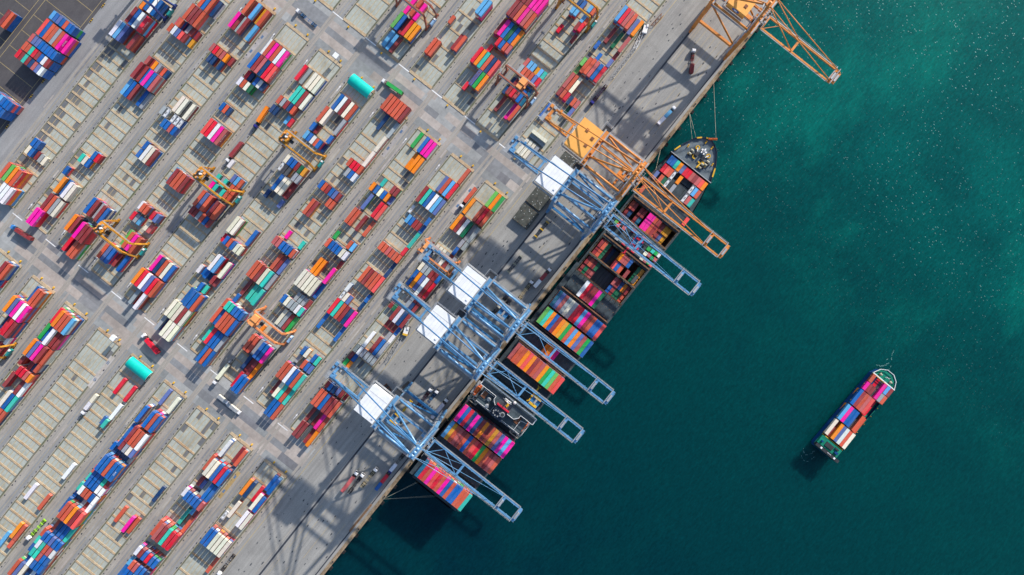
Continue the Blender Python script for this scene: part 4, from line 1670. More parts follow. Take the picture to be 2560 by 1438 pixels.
        for (uu, vv) in ((-3.0, v1 - 3.2), (2.4, v1 - 2.6), (4.6, v1 - 8)):
            mb.box(uu - 1.0, uu + 1.0, vv - 1.0, vv + 1.0, zg + 6.25, zg + 6.6, 2)
    house_o = p(mb, 'machinery_house', [MH, M_STEEL, M_RUST])
    mb = MB()
    for q in ((-hw - 1.2, v0 - 1.4, hw + 1.2, v0 - 1.4), (hw + 1.2, v0 - 1.4, hw + 1.2, v1), (-hw - 1.2, v0 - 1.4, -hw - 1.2, v1)):
        mb.beam((q[0], q[1], zg + 1.6), (q[2], q[3], zg + 1.6), .14, .14)
        mb.beam((q[0], q[1], zg + .3), (q[2], q[3], zg + .3), 1.0, .1)
    mb.build('gallery_rail', M_STEEL, house_o)
    # tail platform
    mb = MB()
    mb.box(-6.4, 6.4, back - 2.6, back, zg - .3, zg, 1)
    for k in range(9):
        uu, vv = rn.uniform(-5.5, 5.5), rn.uniform(back - 2, back + 5.5)
        a = rn.uniform(.4, 1.0)
        mb.box(uu - a, uu + a, vv - a, vv + a, zg, zg + rn.uniform(.8, 2.2), rn.choice((0, 0, 2, 1)))
    for q in ((-6.6, back - 2.8, 6.6, back - 2.8), (-6.6, back - 2.8, -6.6, back + 9), (6.6, back - 2.8, 6.6, back + 9)):
        mb.beam((q[0], q[1], zg + 1.2), (q[2], q[3], zg + 1.2), .15, .15, 1)
    for vv in (back + 7, back + 11):
        mb.beam((-3.8, vv, zg), (3.8, vv, zg), .22, .22, 1)
    p(mb, 'tail_platform', [M1, M_STEEL, M_DARK])
    return r


def trolley(parent, v, zg, M1, mat2, load=None):
    mb = MB()
    mb.box(-3.4, 3.4, v - 3.0, v + 3.0, zg - 1.8, zg - 1.3)
    mb.box(-3.2, -1.8, v - 2.6, v + 2.6, zg - 1.3, zg - .3, 1)
    mb.box(1.8, 3.2, v - 2.6, v + 2.6, zg - 1.3, zg - .3, 1)
    mb.box(-1.2, 1.2, v + 2.2, v + 4.6, zg - 4.6, zg - 2.2, 2)
    mb.tube((-1.5, v, zg - .6), (1.5, v, zg - .6), .7, 10, 3)
    t_ = mb.build('trolley', [M1, mat2, M_GLASS, M_STEEL], parent)
    zs = zg - (22 if load is None else load)
    mb = MB()
    mb.box(-6.1, 6.1, v - .5, v + .5, zs, zs + .5)
    for s in (-1, 1):
        mb.box(s * 5.9 - .3, s * 5.9 + .3, v - 1.2, v + 1.2, zs - .3, zs + .5)
        mb.box(s * 1.4 - .6, s * 1.4 + .6, v - .9, v + .9, zs + .5, zs + 1.3)
        for q in (-1, 1):
            mb.tube((s * 1.6, v + q * .8, zs + 1.2), (s * 2.2, v + q * 1.8, zg - 1.6), .05, 4, 1)
    mb.build('spreader', [mat2, M_DARK], t_)


def paint_():
    return simple('emblem_blue', (0.02, 0.12, 0.45), 0.4)


blue0 = sts_crane('quay_crane', M_CBLUE, M_CBLUE2, M_HOUSEW)
note_kids()
BLUE = [(68.2, 43.0, M_RED, 'uppermost blue quay crane with a white house, its boom beside an orange one'),
        (-15.6, 5.6, M_STEEL, 'blue quay crane whose tail overhangs the yard beside an orange yard gantry'),
        (-45.4, 54.0, M_YELLOW, 'blue quay crane with its boom reaching out just above the ship bridge'),
        (-106.0, -5.7, M_YELLOW, 'blue quay crane with its boom over the ship stern, lowest of four')]
blues = []
for i, (u, tv, mt, lab) in enumerate(BLUE):
    o = blue0 if i == 0 else copy_tree(blue0)
    o.location = (u, 0, 0)
    tag(o, lab, 'crane', 'blue quay cranes')
    blues.append(o)
for o, (u, tv, mt, lab) in zip(blues, BLUE):
    trolley(o, tv, 46.0, M_CBLUE2, mt, 30 if tv > 21 else 38)
orange = sts_crane('quay_crane', M_CORANGE, M_CORANGE, M_HOUSEO, 11.5, 45.0, 88.0, -48.0, (-29.0, -15.0, 9.6), 72.0)
orange.location = (97.0, 0, 0)
tag(orange, 'orange quay crane with an orange house, its boom lying over the ship bow', 'crane', 'orange quay cranes')
trolley(orange, 10.0, 45.0, M_CORANGE, M_CORANGE, 34)
orange2 = sts_crane('quay_crane', M_CORANGE, M_CORANGE, M_HOUSEO, 11.0, 43.0, 74.0, -32.0, (-4.6, 8.5, 7.5), 66.0)
orange2.location = (222.5, 0, 0)
mb = MB()
hz_ = 43.0 + 3.4
for k_, (rv, rz_, off) in enumerate(((2.6, 1.5, .06), (1.3, .75, .12))):
    ring = [(-7.5 - off, -(2.0 + rv * math.cos(6.2832 * q / 20)), hz_ + rz_ * math.sin(6.2832 * q / 20)) for q in range(20)]
    back_ = [(-7.45, y_, z_) for _, y_, z_ in ring]
    mb.poly(ring + back_, [tuple(range(20))] + [(q, (q + 1) % 20, 20 + (q + 1) % 20, 20 + q) for q in range(20)], k_)
mb.build('oval_emblem', [paint_(), M_WHITE], orange2)
tag(orange2, 'orange quay crane at the upper picture edge, boom out over empty water', 'crane', 'orange quay cranes')
# ------------------------------------------------------------------ yard gantries (rubber tyred)
M_GYEL = simple('gantry_yellow', (0.56, 0.25, 0.025), 0.5, 0.35, 0, 0.5, 0.5)
M_GORA = simple('gantry_orange', (0.70, 0.25, 0.09), 0.5, 0.35, 0, 0.3, 0.4)
M_GTOP = simple('gantry_cabin_orange', (0.86, 0.36, 0.12), 0.5, 0.3, 0, 0.1, 0.3)
M_GRED = simple('gantry_red_oxide', (0.36, 0.12, 0.075), 0.55, 0.35, 0, 0.35, 0.4)
M_GBLU = simple('gantry_navy', (0.035, 0.06, 0.22), 0.5, 0.35, 0, 0.3, 0.4)
M_PACK = simple('power_pack_blue', (0.28, 0.46, 0.68), 0.4, 0.4, 0, 0.3, 0.5)
M_PACKT = simple('power_pack_teal', (0.02, 0.28, 0.27), 0.45, 0.4, 0, 0.3, 0.5)


def gantry(name, M1, MP, style, tv, H=19.5):
    """local frame: u along the block, v measured from the block centre"""
    r = empty(name, (0, 0, 0))
    vn, vs = -14.8, 10.6
    gs = 3.7

    def p(mb, nm, mats, parent=r):
        return mb.build(nm, mats, parent)

    for s in (-1, 1):
        mb = MB()
        mb.beam((s * gs, vn + 1.2, H), (s * gs, vs - 1.2, H), 1.0, 1.7)
        mb.box(min(s * gs + s * .45, s * gs + s * 1.2), max(s * gs + s * .45, s * gs + s * 1.2), vn + 1.5, vs - 1.5, H - .2, H - .1, 1)
        mb.beam((s * gs + s * 1.2, vn + 1.5, H + .9), (s * gs + s * 1.2, vs - 1.5, H + .9), .09, .09, 1)
        p(mb, 'girder', [M1, M_STEEL])
        for vv, sg in ((vn, 1), (vs, -1)):
            mb = MB()
            mb.beam((s * gs, vv + sg * 1.6, H), (s * (gs + .3), vv + sg * .6, H - 3.5), 1.25, 1.2)
            mb.beam((s * (gs + .3), vv + sg * .6, H - 3.5), (s * 5.4, vv, 2.2), 1.15, 1.1)
            p(mb, 'leg', [M1])
    for vv in (vn, vs):
        mb = MB()
        mb.box(-6.6, 6.6, vv - .5, vv + .5, 1.5, 2.5)
        for s in (-1, 1):
            mb.box(s * 5.4 - 1.6, s * 5.4 + 1.6, vv - .75, vv + .75, 1.1, 1.7)
        p(mb, 'sill_beam', [M1])
        for s in (-1, 1):
            for q in (-1, 1):
                mb = MB()
                mb.tube((s * 5.4 + q * 1.0, vv - .35, .75), (s * 5.4 + q * 1.0, vv + .35, .75), .75, 14)
                mb.tube((s * 5.4 + q * 1.0, vv - .4, .75), (s * 5.4 + q * 1.0, vv + .4, .75), .32, 10, 1)
                p(mb, 'wheel', [M_TYRE, M1])
    mb = MB()
    mb.beam((gs, vs - 1.4, H - .5), (-gs - .2, vs - .4, H - 6), .22, .22)
    p(mb, 'brace', [M1])
    mb = MB()
    mb.beam((-gs, vn + 1.4, H - .5), (gs + .2, vn + .4, H - 6), .22, .22)
    p(mb, 'brace', [M1])
    mb = MB()
    rn = random.Random(hash(style) % 97 if False else len(style))
    mb.box(-gs + .2, gs - .2, tv - 2.8, tv + 2.8, H + .8, H + 1.2, 0)
    if style == 'cabin':
        mb.box(-.6, 3.6, tv - 2.4, tv + 2.0, H + 1.2, H + 3.8, 1)
        mb.box(-3.9, -.9, tv - 2.2, tv + 1.4, H + 1.2, H + 3.2, 1)
        mb.box(-1.6, -.4, tv + 2.2, tv + 3.2, H + .6, H + 2.2, 1)
        mb.box(1.0, 2.0, tv - 3.6, tv - 2.6, H + .6, H + 1.8, 2)
    else:
        for k in range(14):
            uu, vv = rn.uniform(-3, 3), tv + rn.uniform(-2.5, 2.5)
            a, b_ = rn.uniform(.25, .8), rn.uniform(.25, .8)
            mb.box(uu - a, uu + a, vv - b_, vv + b_, H + 1.2, H + rn.uniform(1.5, 3.0), rn.choice((0, 0, 1, 2, 3)))
        mb.tube((-1.8, tv - .6, H + 2.2), (1.6, tv - .6, H + 2.2), .7, 10, 3)
        mb.cyl(.6, tv + .9, H + 1.2, H + 3.2, .7, 10, 4)
    tr = p(mb, 'trolley', [M1, M_GTOP, M_STEEL, M_DARK, M_WHITE])
    mb = MB()
    mb.box(-1.1, 1.1, tv + 2.9, tv + 5.0, H - 3.2, H - .9)
    mb.build('operator_cab', [M_GLASS], tr)
    mb = MB()
    zs = H - 4.5
    mb.box(-6.0, 6.0, tv - .35, tv + .35, zs, zs + .4)
    for s in (-1, 1):
        mb.box(s * 5.9 - .2, s * 5.9 + .2, tv - 1.2, tv + 1.2, zs - .2, zs + .4)
        for q in (-1, 1):
            mb.tube((s * 1.5, tv + q * .3, zs + .4), (s * 2.0, tv + q * 1.2, H + .8), .04, 4)
    mb.build('spreader', [M_GRED], tr)
    mb = MB()
    mb.box(-2.6, 2.6, vs + .5, vs + 2.2, 1.8, 4.4, 0)
    mb.tube((-2.4, vs + 1.35, 4.4), (1.2, vs + 1.35, 4.4), .75, 10, 0)
    mb.box(1.4, 2.4, vs + .7, vs + 2.0, 4.4, 5.4, 1)
    p(mb, 'power_pack', [MP, M_WHITE])
    mb = MB()
    for k in range(14):
        z0 = 2.5 + k * 1.15
        mb.box(-.9, .9, vn - .9, vn - .3, z0, z0 + .12)
    mb.box(-1.2, 1.2, vn - 1.6, vn - .5, 2.4, 4.4)
    p(mb, 'stair', [M_STEEL])
    return r


GANTRIES = [
    ('yellow', 7, -134.4, -11.0, 'yellow yard gantry leaning over the stacks beside the lower cross road'),
    ('yellow', 6, -67.5, -11.5, 'yellow yard gantry over a stack topped with turquoise and red boxes'),
    ('yellow', 5, -14.7, -11.5, 'yellow yard gantry straddling paired maroon and white containers'),
    ('cabin', 3, -119.0, -9.5, 'orange yard gantry with twin cabin roofs near the lower cross road'),
    ('cabin', 1, -14.5, -10.5, 'orange yard gantry with twin cabin roofs half hidden beneath a blue crane tail'),
    ('redox', 2, 106.4, 2.2, 'rust orange yard gantry whose cabin roofs sit mid-span, above a stack of mixed colours'),
    ('redbare', 5, 106.0, -16.0, 'rust red yard gantry over magenta boxes at the upper picture edge'),
    ('yellow', 2, 171.5, -11.0, 'yellow ochre yard gantry over light blue boxes near the upper picture edge'),
    ('navy', 10, 2.0, -16.0, 'dark navy yard gantry with a teal engine box at the upper picture edge'),
    ('yellow', 8, -242.5, -10.0, 'yellow yard gantry mostly cut off by the left picture edge')]
protos = {}
for style, blk, u, tv, lab in GANTRIES:
    if style not in protos:
        note = {'yellow': (M_GYEL, M_PACKT, 'bare'), 'cabin': (M_GORA, M_PACK, 'cabin'), 'redox': (M_GRED, M_PACK, 'cabin'),
                'redbare': (M_GRED, M_PACK, 'bare'), 'navy': (M_GBLU, M_PACKT, 'bare')}[style]
        o = gantry('yard_gantry', note[0], note[1], note[2], tv)
        protos[style] = o
        note_kids()
    else:
        o = copy_tree(protos[style])
    o.location = B(u, BC[blk], 0)
    tag(o, lab, 'gantry crane', 'yard gantries over the stacks')

# ------------------------------------------------------------------ trucks
def paint(name, c):
    return simple(name, c, 0.4, 0.4, 0, 0.1, 0.6)


CABS = {'white': paint('cab_white', (0.78, 0.78, 0.80)), 'blue': paint('cab_blue', (0.05, 0.22, 0.55)), 'navy': paint('cab_navy', (0.03, 0.03, 0.22)),
        'red': paint('cab_red', (0.30, 0.03, 0.03)), 'black': paint('cab_black', (0.04, 0.04, 0.05))}
CHAS = {'red': paint('chassis_red', (0.22, 0.035, 0.03)), 'dark': paint('chassis_dark', (0.07, 0.055, 0.05)), 'blue': paint('chassis_blue', (0.05, 0.16, 0.34)),
        'lime': paint('chassis_lime', (0.36, 0.75, 0.02)), 'tan': paint('chassis_tan', (0.55, 0.42, 0.22)), 'purple': paint('chassis_purple', (0.13, 0.03, 0.08))}
TRUCK_LEN = 17.0


def truck_proto(cab, ch):
    """local x runs forward; x = 0 at the front bumper"""
    r = empty('container_truck', (0, 0, 0))
    mb = MB()
    mb.poly([(-2.3, -1.22, .55), (0, -1.22, .55), (0, 1.22, .55), (-2.3, 1.22, .55), (-2.3, -1.22, 3.2), (-.55, -1.22, 3.2), (-.55, 1.22, 3.2), (-2.3, 1.22, 3.2), (-.02, -1.22, 1.75), (-.02, 1.22, 1.75)],
            [(0, 1, 8, 5, 4), (3, 7, 6, 9, 2), (0, 4, 7, 3), (4, 5, 6, 7), (5, 8, 9, 6), (8, 1, 2, 9), (0, 3, 2, 1)])
    mb.box(-2.2, -.8, -1.05, 1.05, 3.2, 3.55)
    mb.box(-.05, .12, -1.24, 1.24, .45, .95, 1)
    for s in (-1, 1):
        mb.box(-.7, -.45, s * 1.4 - .12, s * 1.4 + .12, 1.7, 2.4, 1)
    cb = mb.build('cab', [CABS[cab], M_DARK], r)
    mb = MB()
    mb.poly([(.02, -1.08, 1.85), (.02, 1.08, 1.85), (-.5, 1.0, 3.05), (-.5, -1.0, 3.05)], [(0, 1, 2, 3)])
    mb.poly([(-.02, -1.08, 1.83), (-.02, 1.08, 1.83), (-.56, 1.0, 3.05), (-.56, -1.0, 3.05)], [(3, 2, 1, 0)])
    mb.build('windscreen', [M_GLASS], cb)
    mb = MB()
    for s in (-1, 1):
        mb.box(-6.4, -2.3, s * .45 - .09, s * .45 + .09, .75, 1.05)
        mb.box(-4.4, -2.7, s * .95 - .3, s * .95 + .3, .5, 1.1, 1)
    mb.box(-5.9, -4.6, -.5, .5, 1.05, 1.25, 1)
    mb.build('tractor_frame', [CHAS[ch], M_DARK], r)
    mb = MB()
    for s in (-1, 1):
        mb.box(-16.8, -4.4, s * .5 - .12, s * .5 + .12, 1.05, 1.45)
    for x in (-16.7, -13.6, -10.6, -7.6, -4.5):
        mb.box(x - .14, x + .14, -1.2, 1.2, 1.1, 1.42)
    mb.box(-16.9, -16.7, -1.2, 1.2, .7, 1.0)
    mb.build('trailer', [CHAS[ch]], r)
    for x, dual in ((-1.3, 0), (-5.1, 1), (-6.3, 1), (-13.3, 1), (-14.6, 1), (-15.8, 1)):
        for s in (-1, 1):
            mb = MB()
            w = .55 if dual else .3
            mb.tube((x, s * 1.2 - (w if s > 0 else 0), .52), (x, s * 1.2 + (w if s < 0 else 0), .52), .52, 12)
            mb.tube((x, s * 1.2 - .02, .52), (x, s * 1.2 + .02, .52), .26, 8, 1)
            mb.build('wheel', [M_TYRE, M_STEEL], r)
    return r


C8 = lambda c, x, y: (CROPS[c][0] + x / CROPS[c][2], CROPS[c][1] + y / CROPS[c][2])
CROPS['s'] = (940, 960, 3.994)
# cab pixel, tail pixel, cab colour, chassis colour, cargo [(offset from bumper, length, key)], words
TRUCKS = [
    (C8('2', 935, 105), C8('2', 1115, 260), 'white', 'blue', [], 'empty blue trailer truck with a white cab on the upper cross road'),
    (C8('2', 1790, 805), C8('2', 1975, 935), 'white', 'dark', [('F', 'g')], 'white cab truck hauling a green container past the upper turquoise tent'),
    (C8('2', 512, 1260), C8('2', 655, 1060), 'navy', 'dark', [('F', 'o')], 'navy cab truck hauling a bright orange container down a yard lane'),
    (C8('6', 235, 165), C8('6', 380, 0), 'white', 'red', [('F', 'm')], 'white cab truck hauling a maroon container beside a small cream one'),
    (C8('5', 122, 828), C8('5', 325, 950), 'blue', 'red', [('F', 'm')], 'light blue cab truck with a brick container on the lower cross road'),
    (C8('a', 1430, 475), C8('a', 1590, 650), 'white', 'red', [('T', 'R', 0), ('T', 'R', 1)], 'white cab truck with two bright red boxes near the lower turquoise tent'),
    (C8('a', 828, 1248), C8('a', 980, 1065), 'white', 'dark', [('T', 'w', 0), ('T', 'c', 1)], 'white cab truck with two pale boxes beside bare yard slots'),
    (C8('b', 105, 945), C8('b', 270, 745), 'white', 'dark', [('F', 'c')], 'white cab truck with a long cream container leaving the lane by the orange gantry'),
    (C8('d', 280, 1070), C8('d', 400, 940), 'white', 'lime', [], 'truck with a lime green empty trailer in the lower left yard'),
    (C8('7', 535, 620), C8('7', 690, 430), 'white', 'dark', [('F', 'r')], 'white cab truck hauling a coral container past the strip nearest the quay'),
    (C8('4', 818, 500), C8('4', 785, 755), 'white', 'red', [('T', 'm', 1)], 'white cab truck with one dark red box at its tail, alone on the upper quay'),
    (C8('4', 622, 1075), C8('4', 462, 1240), 'white', 'dark', [('T', 'l', 0), ('T', 'w', 1)], 'white cab truck with one light blue and one white box on the quay'),
    (C8('7', 1415, 1255), C8('7', 1260, 1430), 'white', 'red', [('T', 'm', 0), ('T', 'w', 1)], 'white cab truck with a maroon box and a white box by the ship side'),
    (C8('7', 1235, 1378), C8('c', 1110, 350), 'white', 'tan', [], 'white cab truck pulling a bare tan trailer on the quay'),
    (C8('c', 985, 325), C8('c', 850, 495), 'black', 'dark', [('T', 'c', 0)], 'dark cab truck with one cream box beneath a blue crane portal'),
    (C8('c', 1015, 365), C8('c', 890, 540), 'black', 'red', [('T', 'm', 0)], 'dark cab truck with one maroon box beneath a blue crane portal'),
    (C8('s', 545, 60), C8('s', 425, 215), 'white', 'red', [], 'white cab truck with an empty red trailer, inland one of three beside the ship bridge'),
    (C8('s', 608, 76), C8('s', 490, 225), 'white', 'blue', [], 'white cab truck with an empty blue trailer, middle one of three beside the ship bridge'),
    (C8('s', 705, 162), C8('s', 590, 300), 'white', 'dark', [('F', 'w')], 'white cab truck with a white container close beside the ship bridge'),
    (C8('f', 1522, 420), C8('f', 1370, 615), 'white', 'red', [('F', 'h')], 'white cab truck with a faded red container on the lower quay'),
    (C8('f', 1582, 440), C8('f', 1440, 625), 'white', 'dark', [], 'white cab truck with an empty dark trailer right beside the faded red container truck'),
    (C8('f', 1715, 385), C8('f', 1560, 575), 'white', 'tan', [], 'white cab truck with an empty rusty tan trailer on the lower quay'),
    (C8('f', 1862, 400), C8('f', 1700, 605), 'navy', 'dark', [('T', 'R', 0), ('T', 'b', 1)], 'navy cab truck with one red and one blue box near the quay edge'),
    (C8('f', 2010, 215), C8('f', 1900, 350), 'red', 'dark', [('T', 'w', 1)], 'red cab truck with one white box below the lowest blue crane'),
    (C8('f', 150, 1425), C8('f', 310, 1225), 'white', 'dark', [], 'white cab truck with an empty dark trailer at the lower picture edge'),
    (C8('3', 1838, 1025), C8('3', 1995, 835), 'navy', 'purple', [], 'navy cab truck with an empty purple trailer beside the upper yard strip'),
]
tp = {}
truck_cargo = []
for cp, tpx, cab, ch, cargo, lab in TRUCKS:
    a0, a1 = uv(cp[0], cp[1], 2.5), uv(tpx[0], tpx[1], 1.5)
    d = Vector((a0[0] - a1[0], a0[1] - a1[1]))
    d.normalize()
    front = (a0[0] + d.x * 1.2, a0[1] + d.y * 1.2)
    rz = math.atan2(-d.y, d.x)
    if (cab, ch) not in tp:
        o = truck_proto(cab, ch)
        tp[(cab, ch)] = o
        note_kids()
    else:
        o = copy_tree(tp[(cab, ch)])
    o.location = B(front[0], front[1], 0.05)
    o.rotation_euler = (0, 0, rz)
    tag(o, lab, 'truck', 'container trucks')
    for cg in cargo:
        off = 10.5 if cg[0] == 'F' else (7.5 if cg[2] == 0 else 13.7)
        truck_cargo.append((front[0] - d.x * off, front[1] - d.y * off, 1.5, rz, cg[0], cg[1], lab))

# two small box lorries
for (cp, tpx, lab, cc) in ((C8('b', 365, 1250), C8('b', 245, 1155), 'small box lorry with a cream body and white cab, leading another', 'white'),
                       (C8('b', 245, 1150), C8('b', 150, 1075), 'small cream box lorry following another across the lower cross road', 'white')):
    a0, a1 = uv(cp[0], cp[1], 1), uv(tpx[0], tpx[1], 1)
    r = empty('box_lorry', B(a0[0], a0[1], .05), math.atan2(-(a0[1] - a1[1]), a0[0] - a1[0]))
    tag(r, lab, 'lorry', 'box lorries')
    L = math.hypot(a0[0] - a1[0], a0[1] - a1[1])
    mb = MB()
    mb.box(-1.8, 0, -1.05, 1.05, .5, 2.4)
    mb.build('cab', [CABS[cc]], r)
    mb = MB()
    mb.box(-L, -2.0, -1.2, 1.2, .8, 3.1)
    mb.box(-L + .1, -2.1, -1.1, 1.1, 3.1, 3.16, 1)
    mb.build('cargo_body', [paint('lorry_body', (0.74, 0.70, 0.60)), M_STEEL], r)
    mb = MB()
    mb.box(-L + .3, -1.0, -.5, .5, .45, .8)
    mb.build('chassis', [M_DARK], r)
    for x in (-1.0, -L + 1.4):
        for s in (-1, 1):
            mb = MB()
            mb.tube((x, s * 1.05 - .15, .45), (x, s * 1.05 + .15, .45), .45, 12)
            mb.build('wheel', [M_TYRE], r)

# ------------------------------------------------------------------ tents
M_TENT = simple('turquoise_canvas', (0.0, 0.50, 0.42), 0.6, 0.25, 0, 0.12, 0.4)
for (p0, p1, lab) in ((C8('2', 1475, 775), C8('2', 1645, 930), 'turquoise barrel roofed tent beside the upper cross road'),
                      (C8('a', 1275, 745), C8('a', 1465, 885), 'turquoise barrel roofed tent beside the lower cross road')):
    c0 = uv((p0[0] + p1[0]) / 2, (p0[1] + p1[1]) / 2, 5)
    r = empty('canopy_tent', B(c0[0], c0[1], 0))
    tag(r, lab, 'tent', 'turquoise tents')
    mb = MB()
    nseg, nl = 12, 16
    pts, fs = [], []
    for k in range(nl + 1):
        vv = -8.6 + 17.2 * k / nl
        sag = .26 if k % 2 else 0
        for i in range(nseg + 1):
            a0 = math.pi * i / nseg
            pts.append((4.0 * math.cos(a0), -vv, 2.4 + (3.3 - sag) * math.sin(a0)))
    for k in range(nl):
        for i in range(nseg):
            q = k * (nseg + 1) + i
            fs.append((q, q + 1, q + nseg + 2, q + nseg + 1))
    mb.poly(pts, fs)
    mb.build('roof', [M_TENT], r, True)
    for s in (-1, 1):
        for k in range(5):
            mb = MB()
            mb.box(s * 3.9 - .12, s * 3.9 + .12, -8.4 + k * 4.2 - .12, -8.4 + k * 4.2 + .12, 0, 2.5)
            mb.build('post', [M_STEEL], r)
    mb = MB()
    for vv in (-8.6, 8.6):
        for i in range(nseg):
            a0, a1 = math.pi * i / nseg, math.pi * (i + 1) / nseg
            mb.beam((4.0 * math.cos(a0), vv, 2.4 + 3.3 * math.sin(a0)), (4.0 * math.cos(a1), vv, 2.4 + 3.3 * math.sin(a1)), .16, .16)
        mb.beam((-4, vv, 2.4), (4, vv, 2.4), .14, .14)
    mb.build('end_frame', [M_STEEL], r)

# ------------------------------------------------------------------ hatch covers parked on the quay
M_HATCHQ = simple('parked_hatch_paint', (0.085, 0.090, 0.080), 0.7, 0.2, 0, 0.5, 0.35)
K1 = (1270, 340, 5.532)
for k, (pts, zt, lab) in enumerate(((((400, 680), (610, 810), (455, 1050), (245, 900)), 3.4, 'grey ship hatch cover parked on the quay, touching the blue crane leg'),
                                    (((225, 920), (430, 1080), (265, 1295), (60, 1140)), 3.4, 'grey ship hatch cover parked on the quay, lower one of the pair'),
                                    (((790, 215), (1005, 350), (905, 470), (690, 330)), 1.8, 'rusty grey ship hatch cover parked between the blue and orange crane houses'))):
    q = [uv(K1[0] + x / K1[2], K1[1] + y / K1[2], zt) for x, y in pts]
    u0, u1 = sum(sorted(a[0] for a in q)[:2]) / 2, sum(sorted(a[0] for a in q)[2:]) / 2
    v0, v1 = sum(sorted(a[1] for a in q)[:2]) / 2, sum(sorted(a[1] for a in q)[2:]) / 2
    r = empty('parked_hatch_cover', B((u0 + u1) / 2, (v0 + v1) / 2, 0))
    tag(r, lab, 'hatch cover', 'hatch covers parked on the quay')
    hu, hv = (u1 - u0) / 2, (v1 - v0) / 2
    mb = MB()
    nst = 3 if zt > 3 else 2
    hz = zt / nst
    for j in range(nst):
        mb.box(-hu + .15 * (j % 2), hu - .15 * (j % 2), -hv, hv, .05 + j * hz, (j + 1) * hz - .12)
        for s in (-1, 1):
            for k2 in range(4):
                mb.box(s * (hu - .3) - .2, s * (hu - .3) + .2, -hv + 1 + k2 * (2 * hv - 2) / 3 - .2, -hv + 1 + k2 * (2 * hv - 2) / 3 + .2, (j + 1) * hz - .12, (j + 1) * hz + .05, 2)
    for k2 in range(1, 5):
        vv = -hv + 2 * hv * k2 / 5
        mb.box(-hu + .2, hu - .2, vv - .05, vv + .05, zt - .12, zt - .05, 1)
    rn = random.Random(k)
    for k2 in range(22):
        uu, vv = rn.uniform(-hu * .9, hu * .9), rn.uniform(-hv * .9, hv * .9)
        mb.box(uu - .22, uu + .22, vv - .13, vv + .13, zt - .12, zt + .12, rn.choice((2, 3, 3)))
    mb.build('panel', [M_HATCHQ, M_DARK, M_LASH, M_WHITE], r)

# ------------------------------------------------------------------ loose gear
def spreader_frame(p0, p1, lab, mat):
    a0, a1 = uv(p0[0], p0[1], 1), uv(p1[0], p1[1], 1)
    L = math.hypot(a1[0] - a0[0], a1[1] - a0[1])
    r = empty('spreader_frame', B((a0[0] + a1[0]) / 2, (a0[1] + a1[1]) / 2, 0.05), math.atan2(-(a1[1] - a0[1]), a1[0] - a0[0]))
    tag(r, lab, 'spreader', 'lifting frames on the ground')
    mb = MB()
    for s in (-.9, .9):
        mb.box(-L / 2, L / 2, s - .16, s + .16, 0, .5, 1)
    for k in range(9):
        x = -L / 2 + L * k / 8
        mb.box(x - .14, x + .14, -1.1, 1.1, .1, .55, 1)
    mb.build('frame', [mat, M_DARK], r)
    for s in (-1, 0, 1):
        mb = MB()
        mb.box(s * (L / 2 - .2) - .35, s * (L / 2 - .2) + .35, -1.35, 1.35, 0.5, 1.0)
        mb.build('end_beam', [mat], r)


spreader_frame(C8('7', 1275, 925), C8('7', 1395, 780), 'yellow and dark lifting frame lying near the upper blue crane shadow', M_YELLOW)
spreader_frame(C8('7', 1000, 1280), C8('7', 1130, 1120), 'brown lifting frame lying beside the landside crane rail', M_ROPE)
spreader_frame((963, 962), (975, 978), 'rusty lifting frame beside the lowest white crane house', M_RUST)


def lattice(p0, p1, lab, mat, w=1.0):
    a0, a1 = uv(p0[0], p0[1], 1), uv(p1[0], p1[1], 1)
    mb = MB()
    L = math.hypot(a1[0] - a0[0], a1[1] - a0[1])
    d = ((a1[0] - a0[0]) / L, (a1[1] - a0[1]) / L)
    nrm = (-d[1], d[0])
    P = lambda t_, s, z: (a0[0] + d[0] * t_ + nrm[0] * s, a0[1] + d[1] * t_ + nrm[1] * s, z)
    for s in (-w, w):
        for z in (.12, 1.5):
            mb.beam(P(0, s, z), P(L, s, z), .2, .2)
    k = max(2, int(L / 2.2))
    for i in range(k):
        t0, t1 = L * i / k, L * (i + 1) / k
        s = w if i % 2 else -w
        for z in (.12, 1.5):
            mb.beam(P(t0, s, z), P(t1, -s, z), .14, .14)
        for s2 in (-w, w):
            mb.beam(P(t0, s2, .12), P(t1, s2, 1.5), .12, .12)
    o = mb.build('lattice_boom', [mat])
    tag(o, lab, 'crane boom', 'lattice booms lying along the yard edge')


